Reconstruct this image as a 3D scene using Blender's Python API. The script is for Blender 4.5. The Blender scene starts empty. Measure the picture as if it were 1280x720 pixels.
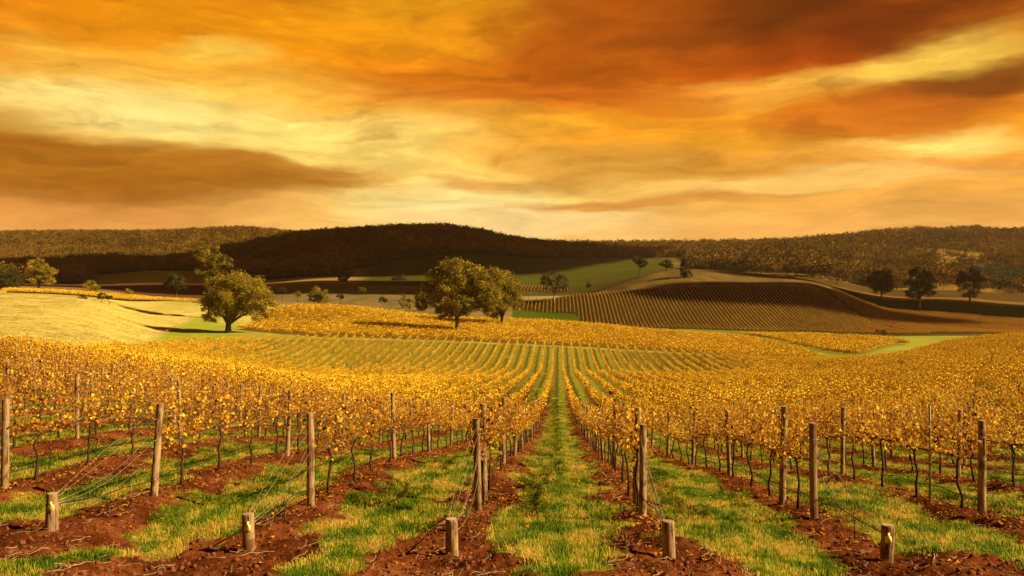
import bpy, math, random
import numpy as np
from mathutils import Vector, Matrix

R = math.radians
HAZE = 3.0e-5
rng = np.random.default_rng(11)
random.seed(5)
sc = bpy.context.scene
COL = sc.collection
CAMZ = 2.0
YAW = math.atan(57 / 1000.0)
FX, FY = -math.sin(YAW), math.cos(YAW)
RX, RY = math.cos(YAW), math.sin(YAW)

# ------------------------------------------------------------------ sun
SUN_EL = R(32); SUN_AZ = R(-9)          # azimuth measured from +X, towards +Y
SUNV = Vector((math.cos(SUN_EL) * math.cos(SUN_AZ), math.cos(SUN_EL) * math.sin(SUN_AZ), math.sin(SUN_EL)))

# ------------------------------------------------------------------ numpy helpers
def pchip(x, y, xq):
    x = np.asarray(x, float); y = np.asarray(y, float)
    h = np.diff(x); d = (y[1:] - y[:-1]) / (h[:, None] if y.ndim > 1 else h)
    m = np.zeros_like(y)
    if y.ndim > 1: hh = h[:, None]
    else: hh = h
    w1 = 2 * hh[1:] + hh[:-1]; w2 = hh[1:] + 2 * hh[:-1]
    same = (d[1:] * d[:-1]) > 0
    with np.errstate(divide='ignore', invalid='ignore'):
        mm = (w1 + w2) / (w1 / np.where(d[:-1] == 0, 1e-12, d[:-1]) + w2 / np.where(d[1:] == 0, 1e-12, d[1:]))
    m[1:-1] = np.where(same, mm, 0)
    m[0] = d[0]; m[-1] = d[-1]
    xq = np.clip(xq, x[0], x[-1])
    i = np.clip(np.searchsorted(x, xq) - 1, 0, len(x) - 2)
    t = (xq - x[i]) / h[i]; hi = h[i]
    if y.ndim > 1: t = t[:, None]; hi = hi[:, None]
    return ((2*t**3 - 3*t**2 + 1) * y[i] + (t**3 - 2*t**2 + t) * hi * m[i]
            + (-2*t**3 + 3*t**2) * y[i+1] + (t**3 - t**2) * hi * m[i+1])

def _hash(ix, iy, seed):
    n = (ix.astype(np.int64) * 374761393 + iy.astype(np.int64) * 668265263 + seed * 1442695041) & 0x7fffffff
    n = ((n ^ (n >> 13)) * 1274126177) & 0x7fffffff
    n = n ^ (n >> 16)
    return (n & 0xffff) / 65535.0
def vnoise(x, y, seed=0):
    x = np.asarray(x, float); y = np.asarray(y, float)
    ix = np.floor(x); iy = np.floor(y); fx = x - ix; fy = y - iy
    fx = fx*fx*(3-2*fx); fy = fy*fy*(3-2*fy)
    a = _hash(ix, iy, seed); b = _hash(ix+1, iy, seed); c = _hash(ix, iy+1, seed); d = _hash(ix+1, iy+1, seed)
    return (a*(1-fx)+b*fx)*(1-fy) + (c*(1-fx)+d*fx)*fy
def fbm(x, y, seed=0, o=3):
    s = 0; a = 1; t = 0
    for k in range(o):
        s = s + a * vnoise(x * 2**k, y * 2**k, seed + 17*k); t += a; a *= .5
    return s / t
def sst(a, b, x):
    t = np.clip((x - a) / (b - a), 0, 1); return t*t*(3-2*t)

# ------------------------------------------------------------------ terrain from surveyed columns (bearing, distance -> level below the eye)
# every entry: (distance, drop angle in thousandths + 360)
CC = {
 -300: [(15.5,606),(22,545),(35,488),(55,450),(70,438),(100,432),(130,422),(150,414),(200,397),(250,381),(300,370),(340,364),(400,362),(470,358),(600,354),(800,352),(1000,350),(1300,342),(1700,330),(2800,292),(4500,312)],
 0:   [(15.5,611),(22,551),(35,495),(55,458),(70,446),(100,440),(130,430),(150,421),(200,403),(250,385),(300,372),(340,366),(400,365),(470,362),(600,358),(800,356),(1000,354),(1300,346),(1700,334),(2800,297),(4500,312)],
 100: [(15.2,620),(22,556),(35,509),(55,475),(75,456),(100,450),(130,441),(160,428),(200,414),(250,396),(300,380),(350,370),(400,369),(470,364),(600,360),(800,359),(1000,357),(1300,348),(1700,335),(2800,296),(4500,312)],
 200: [(12,680),(14.8,628),(22,561),(35,522),(55,492),(80,469),(105,461),(140,456),(180,446),(215,434),(235,428),(270,416),(320,400),(380,382),(420,376),(500,376),(650,370),(900,359),(1100,352),(1300,341),(1420,338),(1650,342),(2200,322),(2800,295),(4500,312)],
 300: [(11.7,684),(14.6,634),(22,568),(35,535),(55,509),(80,486),(100,474),(130,468),(170,466),(200,457),(215,448),(245,431),(258,425),(280,416),(310,409),(350,392),(400,379),(500,383),(650,373),(900,360),(1200,349),(1500,338),(2000,318),(2800,291),(4500,312)],
 400: [(11.3,688),(14.5,639),(21.8,577),(28,561),(35,547),(55,523),(80,503),(110,488),(140,479),(190,475),(215,466),(245,440),(262,425),(275,419),(310,405),(350,387),(370,384),(450,391),(560,386),(650,374),(800,358),(1000,351),(1400,332),(1900,301),(2100,297),(2600,300),(4500,312)],
 550: [(11.1,692),(14.5,647),(21.6,583),(27,571),(33,563),(55,537),(80,515),(110,497),(150,481),(190,472),(215,461),(250,440),(268,427),(280,422),(300,415),(330,408),(370,399),(400,399),(470,404),(560,388),(680,372),(800,362),(1000,350),(1300,334),(1600,318),(1900,296),(2150,290),(2600,298),(4500,312)],
 697: [(2,2),(6,3),(9.2,720),(11,694),(14.5,652),(21.5,587),(28,576),(35,563),(55,538),(80,517),(110,498),(150,481),(190,471),(205,469),(225,459),(250,443),(270,433),(285,428),(320,417),(370,405),(400,406),(480,411),(565,409),(600,394),(640,379),(680,369),(800,378),(1000,362),(1200,347),(1500,328),(1620,323),(1900,324),(2300,310),(2900,314),(4500,316)],
 850: [(11,697),(14.3,656),(21.8,597),(28,585),(35,571),(55,541),(80,518),(110,499),(150,483),(190,473),(205,470),(225,460),(250,447),(266,441),(285,436),(320,428),(380,418),(430,420),(500,417),(565,412),(640,385),(710,358),(760,349),(820,340),(870,336),(950,340),(1200,338),(1500,328),(1700,321),(2000,318),(2500,308),(4500,316)],
 1000:[(11.1,699),(14.2,655),(21.8,598),(28,587),(35,572),(55,540),(80,515),(110,496),(150,479),(190,467),(210,460),(235,454),(260,450),(280,446),(330,435),(400,425),(450,421),(500,420),(560,417),(640,386),(710,357),(740,352),(820,348),(900,349),(1000,346),(1200,338),(1600,322),(2200,306),(3000,310),(4500,316)],
 1120:[(11.1,700),(14.2,654),(21.8,599),(28,586),(35,569),(55,534),(80,508),(110,487),(150,468),(190,455),(230,448),(300,443),(360,435),(430,427),(500,422),(560,419),(640,407),(720,392),(800,381),(900,371),(1000,363),(1200,352),(1500,335),(2000,304),(2300,294),(4500,312)],
 1190:[(14.2,653),(21.8,599),(28,583),(35,563),(55,526),(80,498),(110,477),(150,457),(190,441),(225,431),(300,438),(380,436),(450,427),(560,418),(640,411),(720,396),(800,382),(900,372),(1000,363),(1200,352),(1500,336),(2000,304),(2300,291),(4500,312)],
 1280:[(14.2,651),(21.8,597),(28,579),(35,556),(55,514),(80,485),(110,464),(150,445),(190,430),(222,423),(300,431),(400,428),(560,419),(640,413),(720,402),(800,391),(900,378),(1000,368),(1200,356),(1500,338),(2000,306),(2300,294),(4500,312)],
 1600:[(14.2,645),(21.8,584),(35,530),(55,490),(80,465),(110,448),(150,435),(190,425),(222,421),(300,426),(400,422),(560,415),(640,409),(800,390),(900,376),(1000,366),(1200,354),(1500,336),(2000,304),(2300,292),(4500,310)],
}
CPX = np.array(sorted(CC))
UG = np.linspace(math.log(2), math.log(4500), 700)
tab = []
for p in CPX:
    L = CC[p]
    if p != 697: L = [(2, 2), (6, 3)] + L
    D = np.array([d for d, _ in L]); Y = np.array([v for _, v in L], float)
    z = -(Y - 360) * D / 1000
    z[0] = -2.05; z[1] = -2.62
    tab.append(pchip(np.log(D), z, UG))
PXG = np.linspace(-300, 1600, 381)
ZT = pchip(CPX.astype(float), np.array(tab), PXG)
k = np.array([1, 4, 6, 4, 1.]) / 16
for _ in range(5):
    P = np.pad(ZT, ((2, 2), (0, 0)), 'edge')
    ZT = sum(k[j] * P[j:j + ZT.shape[0]] for j in range(5))
for _ in range(2):
    P = np.pad(ZT, ((0, 0), (2, 2)), 'edge')
    ZT = sum(k[j] * P[:, j:j + ZT.shape[1]] for j in range(5))

def cam(x, y):
    D = x * FX + y * FY; X = x * RX + y * RY
    Dc = np.maximum(D, 5.0)
    return 640 + 1000 * X / Dc, D
def world(px, D):
    X = (np.asarray(px, float) - 640) / 1000 * D
    return X * RX + D * FX, X * RY + D * FY
def base_h(x, y):
    px, D = cam(x, y)
    u = (np.log(np.clip(D, 2, 4500)) - UG[0]) / (UG[1] - UG[0])
    v = (np.clip(px, -300, 1600) + 300) / 5.0
    i = np.clip(u.astype(int), 0, 698); j = np.clip(v.astype(int), 0, 379)
    fu = u - i; fv = v - j
    z = (ZT[j, i]*(1-fu) + ZT[j, i+1]*fu)*(1-fv) + (ZT[j+1, i]*(1-fu) + ZT[j+1, i+1]*fu)*fv
    return z + CAMZ

# ------------------------------------------------------------------ regions
RS = 2.98; R0 = 0.04                        # row spacing and offset
def ip(px, t): return np.interp(px, [a for a, _ in t], [b for _, b in t])
A_FAR = [(-300,100),(0,108),(100,128),(180,200),(215,240),(300,256),(400,264),(550,268),(697,268),(850,263),(1000,256),(1040,250),(1090,245),(1130,258),(1165,272),(1280,262),(1600,262)]
B_NEAR = [(296,294),(345,278),(400,270),(550,271),(697,273),(850,267),(1000,261),(1025,262)]
B_FAR = [(296,294),(318,318),(350,368),(400,372),(550,385),(697,392),(850,405),(900,412),(930,395),(1000,308),(1025,262)]
C_NEAR = [(925,425),(950,395),(1000,328),(1060,282),(1075,284),(1132,400)]
C_FAR = [(925,428),(950,448),(1075,452),(1120,440),(1132,400)]
def in_A(px, D, y): return (y > 14.9) & (D < ip(px, A_FAR))
def in_B(px, D): return (px > 298) & (px < 1025) & (D > ip(px, B_NEAR)) & (D < ip(px, B_FAR))
def in_C(px, D): return (px > 925) & (px < 1132) & (D > ip(px, C_NEAR)) & (D < ip(px, C_FAR))
D_NEAR = [(640,606),(722,606),(732,568),(1100,566),(1165,566)]
D_FAR = [(640,642),(690,660),(760,708),(1015,712),(1040,690),(1100,625),(1165,570)]
def in_D(px, D): return (px > 640) & (px < 1165) & (D > ip(px, D_NEAR)) & (D < ip(px, D_FAR))
E_NEAR = [(1040,694),(1100,629),(1165,575),(1300,575)]
def in_E(px, D): return (px > 1040) & (px < 1420) & (D > ip(px, E_NEAR)) & (D < 745)
def in_F(px, D): return (px > 640) & (px < 712) & (D > 950) & (D < 1040)
def in_G(px, D): return (px > 8) & (px < 243) & (D > ip(px, [(8,355),(100,362),(243,432)])) & (D < ip(px, [(8,440),(100,430),(243,455)]))

def soil_mask(x, y):
    """bare earth strip under the vines, widening on the headland"""
    r = ((x - R0) / RS) % 1.0
    d = np.abs(r - .5) * RS
    n = fbm(x*1.1, y*1.1, 3, 3) - .5
    n2 = fbm(x*4, y*4, 8, 2) - .5
    w = .56 + .55 * sst(12.8, 10.2, y) + .16 * sst(3, -8, x) - .36 * sst(70, 150, y)
    return sst(.22, -.16, d - w - 1.15*n - .5*n2)

def regions(x, y):
    px, D = cam(x, y)
    c = np.empty(x.shape + (3,))
    c[:] = (.30, .22, .085)                               # dry grass
    def put(m, col, amt=1.0):
        m = np.asarray(m, float)[..., None] * amt
        c[:] = c * (1 - m) + np.array(col) * m
    n = fbm(x/40, y/40, 21, 4); n3 = fbm(x/9, y/26, 22, 3)
    # pasture left
    put((px < 345) & (D > 95) & (D < 450), (.62, .53, .17))
    m = (px < 345) & (D > 95) & (D < 450)
    put(m * sst(.52, .66, fbm(x/5, y/3, 15, 4)), (.44, .36, .11), .45)
    put(m * sst(.45, .72, fbm(x/30, y/9, 5, 4)), (.40, .34, .08), .45)
    put(m * sst(360, 400, D) * sst(150, 220, px), (.36, .36, .09), .6)
    # green sward under the big left tree
    xt, yt = world(285, 280)
    wob = (fbm(x/9, y/9, 77, 3) - .5)*16
    fl = 186 + 57*(D-228)/110
    put(sst(-3, 3, px - fl + wob*.15) * (D > 205) * sst(350, 300, D + .42*(px-290) + wob) * (px < 1300), (.27, .33, .03), .9)
    put((px > 300) & (D > 240) & (D < 290), (.34, .31, .06))
    put((px > 290) & (px < 345) & (D > 286) & (D < 300), (.40, .34, .12), .7)
    # beyond the second block
    put((px > 240) & (px < 650) & (D > 400) & (D < 900), (.20, .15, .07))
    put((px > 240) & (px < 650) & (D > 400) & (D < 900) * (n3 > .55), (.12, .11, .04), .6)
    put((px < 260) & (D > 470) & (D < 700), (.20, .15, .07))
    put((px < 300) & (D > 640) & (D < 1050), (.12, .05, .03))
    put((px > 640) & (D > 395) & (D < 610), (.17, .20, .035))
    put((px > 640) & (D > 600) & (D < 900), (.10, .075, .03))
    put((px > 1000) & (D > 255) & (D < 600), (.31, .32, .05))
    put((px > 640) & (px < 735) & (D > 560) & (D < 607), (.065, .09, .008))
    put((px > 640) & (px < 700) & (D > 640) & (D < 700), (.26, .22, .10))
    put((px > 700) & (D > 705) & (D < 1000), (.13, .085, .03))
    put(((px > 700) & (D > 705) & (D < 1000)) * sst(.4, .75, fbm(x/15, y/45, 9, 4)), (.20, .14, .05), .8)
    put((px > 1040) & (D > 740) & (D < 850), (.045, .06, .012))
    put((px > 1040) & (D > 850) & (D < 1000), (.22, .12, .045))
    put((px > 1225) & (D > 955) & (D < 1060), (.45, .36, .20))
    put((px > 860) & (D > 900) & (D < 1500), (.085, .058, .02))
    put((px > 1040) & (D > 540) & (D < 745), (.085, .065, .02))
    # green hills
    put(sst(435, 470, px) * sst(860, 830, px) * (D > 1010) * (D < 1650), (.07, .075, .011))
    put(sst(435, 470, px) * sst(860, 830, px) * (D > 860) * (D < 1010), (.07, .065, .014))
    put((D > 1070) & (D < 1600) & (px > 110) & (px < 262), (.32, .36, .05))
    # forest floor
    f = forest_mask(px, D, x, y)
    put(f, (.075, .045, .018))
    put(f & (px > 930), (.24, .145, .035))
    put((f & (px > 930)) * sst(.5, .7, fbm(x/120, y/160, 88, 3)), (.31, .21, .05), .8)
    trk = (px > 640) & (px < 762) & (np.abs(D - ip(px, [(640,650),(690,668),(762,716)]) - 5) < 5)
    put(trk, (.34, .27, .13))
    put((px > 350) & (px < 640) & (np.abs(D - 560 - 40*np.sin(px/40)) < 4), (.40, .30, .14), .7)
    # vineyards
    a = in_A(px, D, y)
    put(a, (.27, .24, .04)); put(a * sst(720, 860, px) * sst(75, 110, D), (.12, .085, .022), .9)  # far right lanes darkened: shade between the rows put into the ground colour
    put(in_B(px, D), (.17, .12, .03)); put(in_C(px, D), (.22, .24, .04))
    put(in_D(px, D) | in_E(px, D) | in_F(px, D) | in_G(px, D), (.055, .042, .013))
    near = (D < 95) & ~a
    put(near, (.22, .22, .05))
    c *= (.82 + .36*n)[..., None]
    vm = (a | (y <= 14.9) & (D < 30)).astype(float)
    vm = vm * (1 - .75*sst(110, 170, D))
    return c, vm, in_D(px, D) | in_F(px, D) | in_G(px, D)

def forest_mask(px, D, x, y):
    n = fbm(x/90, y/90, 31, 3)
    m = (D > 1060) & (px < 112)
    m |= (D > 1420) & (px >= 100) & (px < 270)
    m |= (D > 1120) & (px >= 262) & (px < 440)
    lo = ip(px, [(300,1120),(440,1260),(480,1420),(560,1620),(640,1650),(860,1660),(862,1500)])
    m |= (D > lo) & (px >= 262) & (px < 862)
    m |= (D > 1060) & (px >= 862) & (px < 980)
    m |= (D > 1010) & (px >= 980)
    m |= (D > 1050) & (px >= 930) & (n > .45)
    return m

# ------------------------------------------------------------------ mesh helpers
class MB:
    def __init__(s): s.V = []; s.F = []; s.n = 0; s.A = []
    def add(s, V, F, mat=0, a=0.0):
        V = np.asarray(V, float); s.V.append(V)
        for f in (F if isinstance(F, list) else [F]):
            s.F.append((np.asarray(f, int) + s.n, mat))
        s.A.append(np.broadcast_to(np.asarray(a, float), (len(V),)).copy()); s.n += len(V)
    def tube(s, pts, rad, sides=6, mat=0, cap=True, a=0.0):
        pts = np.asarray(pts, float); rad = np.broadcast_to(np.asarray(rad, float), (len(pts),))
        T = np.gradient(pts, axis=0); T /= np.linalg.norm(T, axis=1)[:, None] + 1e-9
        ref = np.array([0, 0, 1.]) if abs(T[0, 2]) < .8 else np.array([1., 0, 0])
        N = np.cross(T, ref); N /= np.linalg.norm(N, axis=1)[:, None] + 1e-9
        B = np.cross(T, N)
        an = np.arange(sides) * 2 * math.pi / sides
        V = pts[:, None, :] + rad[:, None, None] * (np.cos(an)[None, :, None] * N[:, None, :] + np.sin(an)[None, :, None] * B[:, None, :])
        V = V.reshape(-1, 3); m = len(pts)
        i = np.arange(m-1)[:, None] * sides; j = np.arange(sides)[None, :]; j2 = (j + 1) % sides
        F = np.stack([i+j, i+j2, i+sides+j2, i+sides+j], -1).reshape(-1, 4)
        fs = [F]
        if cap: fs += [np.arange(sides)[::-1][None, :], (np.arange(sides) + (m-1)*sides)[None, :]]
        s.add(V, fs, mat, a)
    def box(s, c, d, mat=0, rz=0):
        c = np.array(c, float); d = np.array(d, float) / 2
        V = np.array([[x, y, z] for x in (-1, 1) for y in (-1, 1) for z in (-1, 1)], float) * d
        cz, sz = math.cos(rz), math.sin(rz)
        V = np.stack([V[:, 0]*cz - V[:, 1]*sz, V[:, 0]*sz + V[:, 1]*cz, V[:, 2]], 1) + c
        s.add(V, np.array([[0,1,3,2],[4,6,7,5],[0,4,5,1],[2,3,7,6],[0,2,6,4],[1,5,7,3]]), mat)
    def mesh(s, name, mats, smooth=False):
        V = np.concatenate(s.V); me = bpy.data.meshes.new(name)
        tot = np.concatenate([np.full(len(f), f.shape[1]) for f, _ in s.F])
        idx = np.concatenate([f.ravel() for f, _ in s.F])
        mi = np.concatenate([np.full(len(f), m) for f, m in s.F])
        me.vertices.add(len(V)); me.vertices.foreach_set('co', V.ravel().astype(np.float32))
        me.loops.add(len(idx)); me.loops.foreach_set('vertex_index', idx.astype(np.int32))
        me.polygons.add(len(tot)); st = np.concatenate([[0], np.cumsum(tot)[:-1]])
        me.polygons.foreach_set('loop_start', st.astype(np.int32)); me.polygons.foreach_set('loop_total', tot.astype(np.int32))
        me.polygons.foreach_set('material_index', mi.astype(np.int32))
        if smooth: me.polygons.foreach_set('use_smooth', np.ones(len(tot), bool))
        for m in (mats if isinstance(mats, list) else [mats]): me.materials.append(m)
        at = me.attributes.new('tint', 'FLOAT', 'POINT'); at.data.foreach_set('value', np.concatenate(s.A).astype(np.float32))
        me.update(calc_edges=True); me.validate()
        return me
def link(name, data, parent=None, loc=(0, 0, 0)):
    o = bpy.data.objects.new(name, data); COL.objects.link(o); o.location = loc
    if parent is not None: o.parent = parent
    return o
def tag(o, label=None, cat=None, group=None, kind=None):
    if label: o['label'] = label
    if cat: o['category'] = cat
    if group: o['group'] = group
    if kind: o['kind'] = kind
    return o

# ------------------------------------------------------------------ materials
class NT:
    def __init__(s, name, world=False):
        if world:
            s.m = bpy.data.worlds.new(name)
        else:
            s.m = bpy.data.materials.new(name)
        s.m.use_nodes = True; s.t = s.m.node_tree; s.t.nodes.clear(); s.L = s.t.links
    def n(s, typ, **kw):
        nd = s.t.nodes.new(typ)
        for k_, v in kw.items():
            if k_.startswith('i_'):
                key = k_[2:]; key = int(key) if key.isdigit() else key.replace('_', ' ')
                s.inp(nd, key, v)
            else: setattr(nd, k_, v)
        return nd
    def inp(s, nd, key, v):
        sock = nd.inputs[key]
        if isinstance(v, bpy.types.NodeSocket): s.L.new(v, sock)
        elif isinstance(v, bpy.types.Node): s.L.new(v.outputs[0], sock)
        else: sock.default_value = v
    def math(s, op, a, b=0.0, c=None, clamp=False):
        nd = s.t.nodes.new('ShaderNodeMath'); nd.operation = op; nd.use_clamp = clamp
        s.inp(nd, 0, a); s.inp(nd, 1, b)
        if c is not None: s.inp(nd, 2, c)
        return nd.outputs[0]
    def mix(s, f, a, b, blend='MIX'):
        nd = s.t.nodes.new('ShaderNodeMix'); nd.data_type = 'RGBA'; nd.blend_type = blend; nd.clamp_factor = True
        s.inp(nd, 0, f)
        for q, v in ((6, a), (7, b)):
            if isinstance(v, tuple) and len(v) == 3: v = v + (1,)
            s.inp(nd, q, v)
        return nd.outputs[2]
    def ramp(s, f, pts):
        nd = s.t.nodes.new('ShaderNodeValToRGB'); s.inp(nd, 0, f)
        e = nd.color_ramp.elements
        while len(e) < len(pts): e.new(.5)
        for q, (p, c) in enumerate(pts):
            e[q].position = p; e[q].color = tuple(c) + (1,) if len(c) == 3 else c
        return nd.outputs[0]
    def maprange(s, v, a, b, c=0.0, d=1.0, smooth=True):
        nd = s.t.nodes.new('ShaderNodeMapRange'); nd.clamp = True
        if smooth: nd.interpolation_type = 'SMOOTHSTEP'
        s.inp(nd, 0, v)
        for q, w in enumerate((a, b, c, d)): s.inp(nd, q + 1, w)
        return nd.outputs[0]
    def noise(s, vec, scale, detail=3, rough=.5, dist=0.0, col=False):
        nd = s.t.nodes.new('ShaderNodeTexNoise'); s.inp(nd, 'Vector', vec); nd.inputs['Scale'].default_value = scale
        nd.inputs['Detail'].default_value = detail; nd.inputs['Roughness'].default_value = rough; nd.inputs['Distortion'].default_value = dist
        return nd.outputs[1 if col else 0]
    def scalev(s, vec, xyz):
        nd = s.t.nodes.new('ShaderNodeVectorMath'); nd.operation = 'MULTIPLY'; s.inp(nd, 0, vec); nd.inputs[1].default_value = xyz
        return nd.outputs[0]

def leaf_material(name, ramp, patch=None, trans=.45, rough=.6, world_scale=.05, spec=.12, wamp=.75, oamp=.22):
    t = NT(name)
    at = t.n('ShaderNodeAttribute', attribute_name='tint').outputs['Fac']
    oi = t.n('ShaderNodeObjectInfo').outputs['Random']
    pos = t.n('ShaderNodeNewGeometry').outputs['Position']
    ns = t.noise(pos, world_scale, 3, .6)
    f = t.math('ADD', t.math('MULTIPLY', at, .72), t.math('MULTIPLY', t.math('SUBTRACT', oi, .3), oamp))
    f = t.math('ADD', f, t.math('MULTIPLY', t.math('SUBTRACT', ns, .5), wamp))
    f = t.math('ADD', f, .11, clamp=True)
    c = t.ramp(f, ramp)
    if patch:
        pn = t.noise(t.scalev(pos, (1, 1, 0)), patch[0], 2)
        c = t.mix(t.maprange(pn, .42, .62), c, t.mix(1.0, c, patch[1], 'MULTIPLY'))
    p = t.n('ShaderNodeBsdfPrincipled'); t.inp(p, 'Base Color', c); p.inputs['Roughness'].default_value = rough
    p.inputs['Specular IOR Level'].default_value = spec
    tr = t.n('ShaderNodeBsdfTranslucent'); t.inp(tr, 0, c)
    mx = t.n('ShaderNodeMixShader'); mx.inputs[0].default_value = trans
    t.L.new(p.outputs[0], mx.inputs[1]); t.L.new(tr.outputs[0], mx.inputs[2])
    t.L.new(mx.outputs[0], t.n('ShaderNodeOutputMaterial').inputs[0])
    return t.m

def plain(name, c1, c2, scale=20, rough=.8, stretch=(1, 1, 1), bump=.3, metal=0, obj=True, det=4):
    t = NT(name)
    tc = t.n('ShaderNodeTexCoord').outputs['Object']
    oi = t.n('ShaderNodeObjectInfo').outputs['Random']
    v = t.n('ShaderNodeVectorMath', operation='ADD'); t.inp(v, 0, t.scalev(tc, stretch))
    cv = t.n('ShaderNodeCombineXYZ'); t.inp(cv, 0, t.math('MULTIPLY', oi, 37)); t.inp(v, 1, cv.outputs[0])
    ns = t.noise(v.outputs[0], scale, det, .65)
    c = t.mix(t.maprange(ns, .32, .68), c1, c2)
    big = t.noise(v.outputs[0], scale*.13, 2)
    c = t.mix(t.maprange(big, .35, .7), c, t.mix(1.0, c, (.62, .58, .55), 'MULTIPLY'))
    p = t.n('ShaderNodeBsdfPrincipled'); t.inp(p, 'Base Color', c); p.inputs['Roughness'].default_value = rough
    p.inputs['Metallic'].default_value = metal; p.inputs['Specular IOR Level'].default_value = .25
    if bump:
        b = t.n('ShaderNodeBump'); b.inputs['Strength'].default_value = bump; b.inputs['Distance'].default_value = .01
        t.inp(b, 'Height', ns); t.L.new(b.outputs[0], p.inputs['Normal'])
    t.L.new(p.outputs[0], t.n('ShaderNodeOutputMaterial').inputs[0])
    return t.m

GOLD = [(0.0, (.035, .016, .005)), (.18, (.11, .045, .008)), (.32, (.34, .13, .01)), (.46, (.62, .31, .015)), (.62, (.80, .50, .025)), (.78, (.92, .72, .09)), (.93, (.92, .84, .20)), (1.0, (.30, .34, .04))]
M_VINE = leaf_material('vine_leaf_gold', GOLD, trans=.36)
GOLD_Y = [(0.0, (.08, .04, .008)), (.22, (.34, .17, .012)), (.45, (.74, .45, .02)), (.8, (.88, .64, .045)), (1.0, (.55, .55, .05))]
M_VINE_Y = leaf_material('vine_leaf_yellow', GOLD_Y, trans=.3)
M_VINE_F = leaf_material('vine_leaf_field', GOLD_Y, trans=.10, wamp=.5, oamp=.08)
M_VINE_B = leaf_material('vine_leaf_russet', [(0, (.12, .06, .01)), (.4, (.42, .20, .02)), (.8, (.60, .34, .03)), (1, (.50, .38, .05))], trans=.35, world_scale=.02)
M_GUM = leaf_material('gum_leaf', [(0, (.05, .045, .008)), (.35, (.16, .14, .018)), (.7, (.38, .29, .033)), (1, (.60, .42, .05))], trans=.3, world_scale=.2)
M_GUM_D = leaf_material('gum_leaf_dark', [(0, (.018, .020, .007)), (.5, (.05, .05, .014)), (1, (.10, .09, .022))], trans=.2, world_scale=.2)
M_FOREST = leaf_material('forest_leaf', [(0, (.03, .022, .006)), (.35, (.075, .05, .013)), (.6, (.13, .082, .018)), (1, (.30, .17, .03))], trans=.1, world_scale=.006, spec=0, wamp=1.1, oamp=.35)
M_PINE = leaf_material('plantation_leaf', [(0, (.018, .026, .006)), (1, (.05, .062, .012))], trans=.1)
M_BARK = plain('vine_bark', (.035, .02, .012), (.10, .06, .035), 60, .9, (1, 1, .2), .6)
M_CANE = plain('cane_bark', (.26, .11, .035), (.50, .27, .09), 40, .7, (1, 1, .3), 0)

M_POSTEND = plain('cut_post_end', (.34, .26, .16), (.55, .45, .28), 40, .85, (1, 1, 1), .3)
M_GUMBARK = plain('gum_bark', (.05, .035, .025), (.13, .09, .06), 1.2, .9, (1, 1, .3), .5)
M_PALEBARK = plain('pale_gum_bark', (.12, .09, .06), (.5, .42, .32), .8, .8, (1, 1, .3), .3)
M_WIRE = plain('galvanised_wire', (.45, .42, .38), (.6, .55, .5), 50, .45, bump=0, metal=.6)
M_HOSE = plain('black_polypipe', (.012, .012, .012), (.03, .028, .025), 20, .5, bump=0)
M_TAG = plain('yellow_plastic', (.9, .88, .32), (.95, .93, .42), 30, .45, bump=0)
M_STEEL = plain('weathered_steel', (.20, .17, .15), (.34, .30, .26), 25, .6, (1, 1, .3), .2, metal=.4)
M_CLOD = plain('earth_clod', (.14, .045, .02), (.26, .09, .042), 25, .95)
M_DRY = plain('dead_wood', (.25, .17, .10), (.45, .34, .22), 30, .9, bump=0)

def post_wood(name):
    t = NT(name)
    tc = t.n('ShaderNodeTexCoord').outputs['Object']; oi = t.n('ShaderNodeObjectInfo').outputs['Random']
    cv = t.n('ShaderNodeCombineXYZ'); t.inp(cv, 0, t.math('MULTIPLY', oi, 37)); t.inp(cv, 2, t.math('MULTIPLY', oi, 11))
    def ov(xyz):
        v = t.n('ShaderNodeVectorMath', operation='ADD'); t.inp(v, 0, t.scalev(tc, xyz)); t.inp(v, 1, cv.outputs[0]); return v.outputs[0]
    grain = t.noise(ov((1, 1, .05)), 60, 6, .7); crack = t.noise(ov((1, 1, .035)), 26, 3, .5); patch = t.noise(ov((1, 1, .45)), 7, 4, .65)
    c = t.mix(t.maprange(grain, .3, .7), (.17, .11, .065), (.52, .39, .24))
    c = t.mix(t.maprange(patch, .46, .60), c, t.mix(1.0, c, (.38, .27, .19), 'MULTIPLY'))
    ck = t.maprange(crack, .60, .66); c = t.mix(ck, c, (.035, .022, .014))
    c = t.mix(t.math('MULTIPLY', oi, .45), c, (.20, .11, .06))
    p = t.n('ShaderNodeBsdfPrincipled'); t.inp(p, 'Base Color', c); p.inputs['Roughness'].default_value = .88; p.inputs['Specular IOR Level'].default_value = .15
    b = t.n('ShaderNodeBump'); b.inputs['Strength'].default_value = .9; b.inputs['Distance'].default_value = .012
    t.inp(b, 'Height', t.math('SUBTRACT', grain, ck)); t.L.new(b.outputs[0], p.inputs['Normal'])
    t.L.new(p.outputs[0], t.n('ShaderNodeOutputMaterial').inputs[0]); return t.m
M_POST = post_wood('weathered_post_grain')

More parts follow.
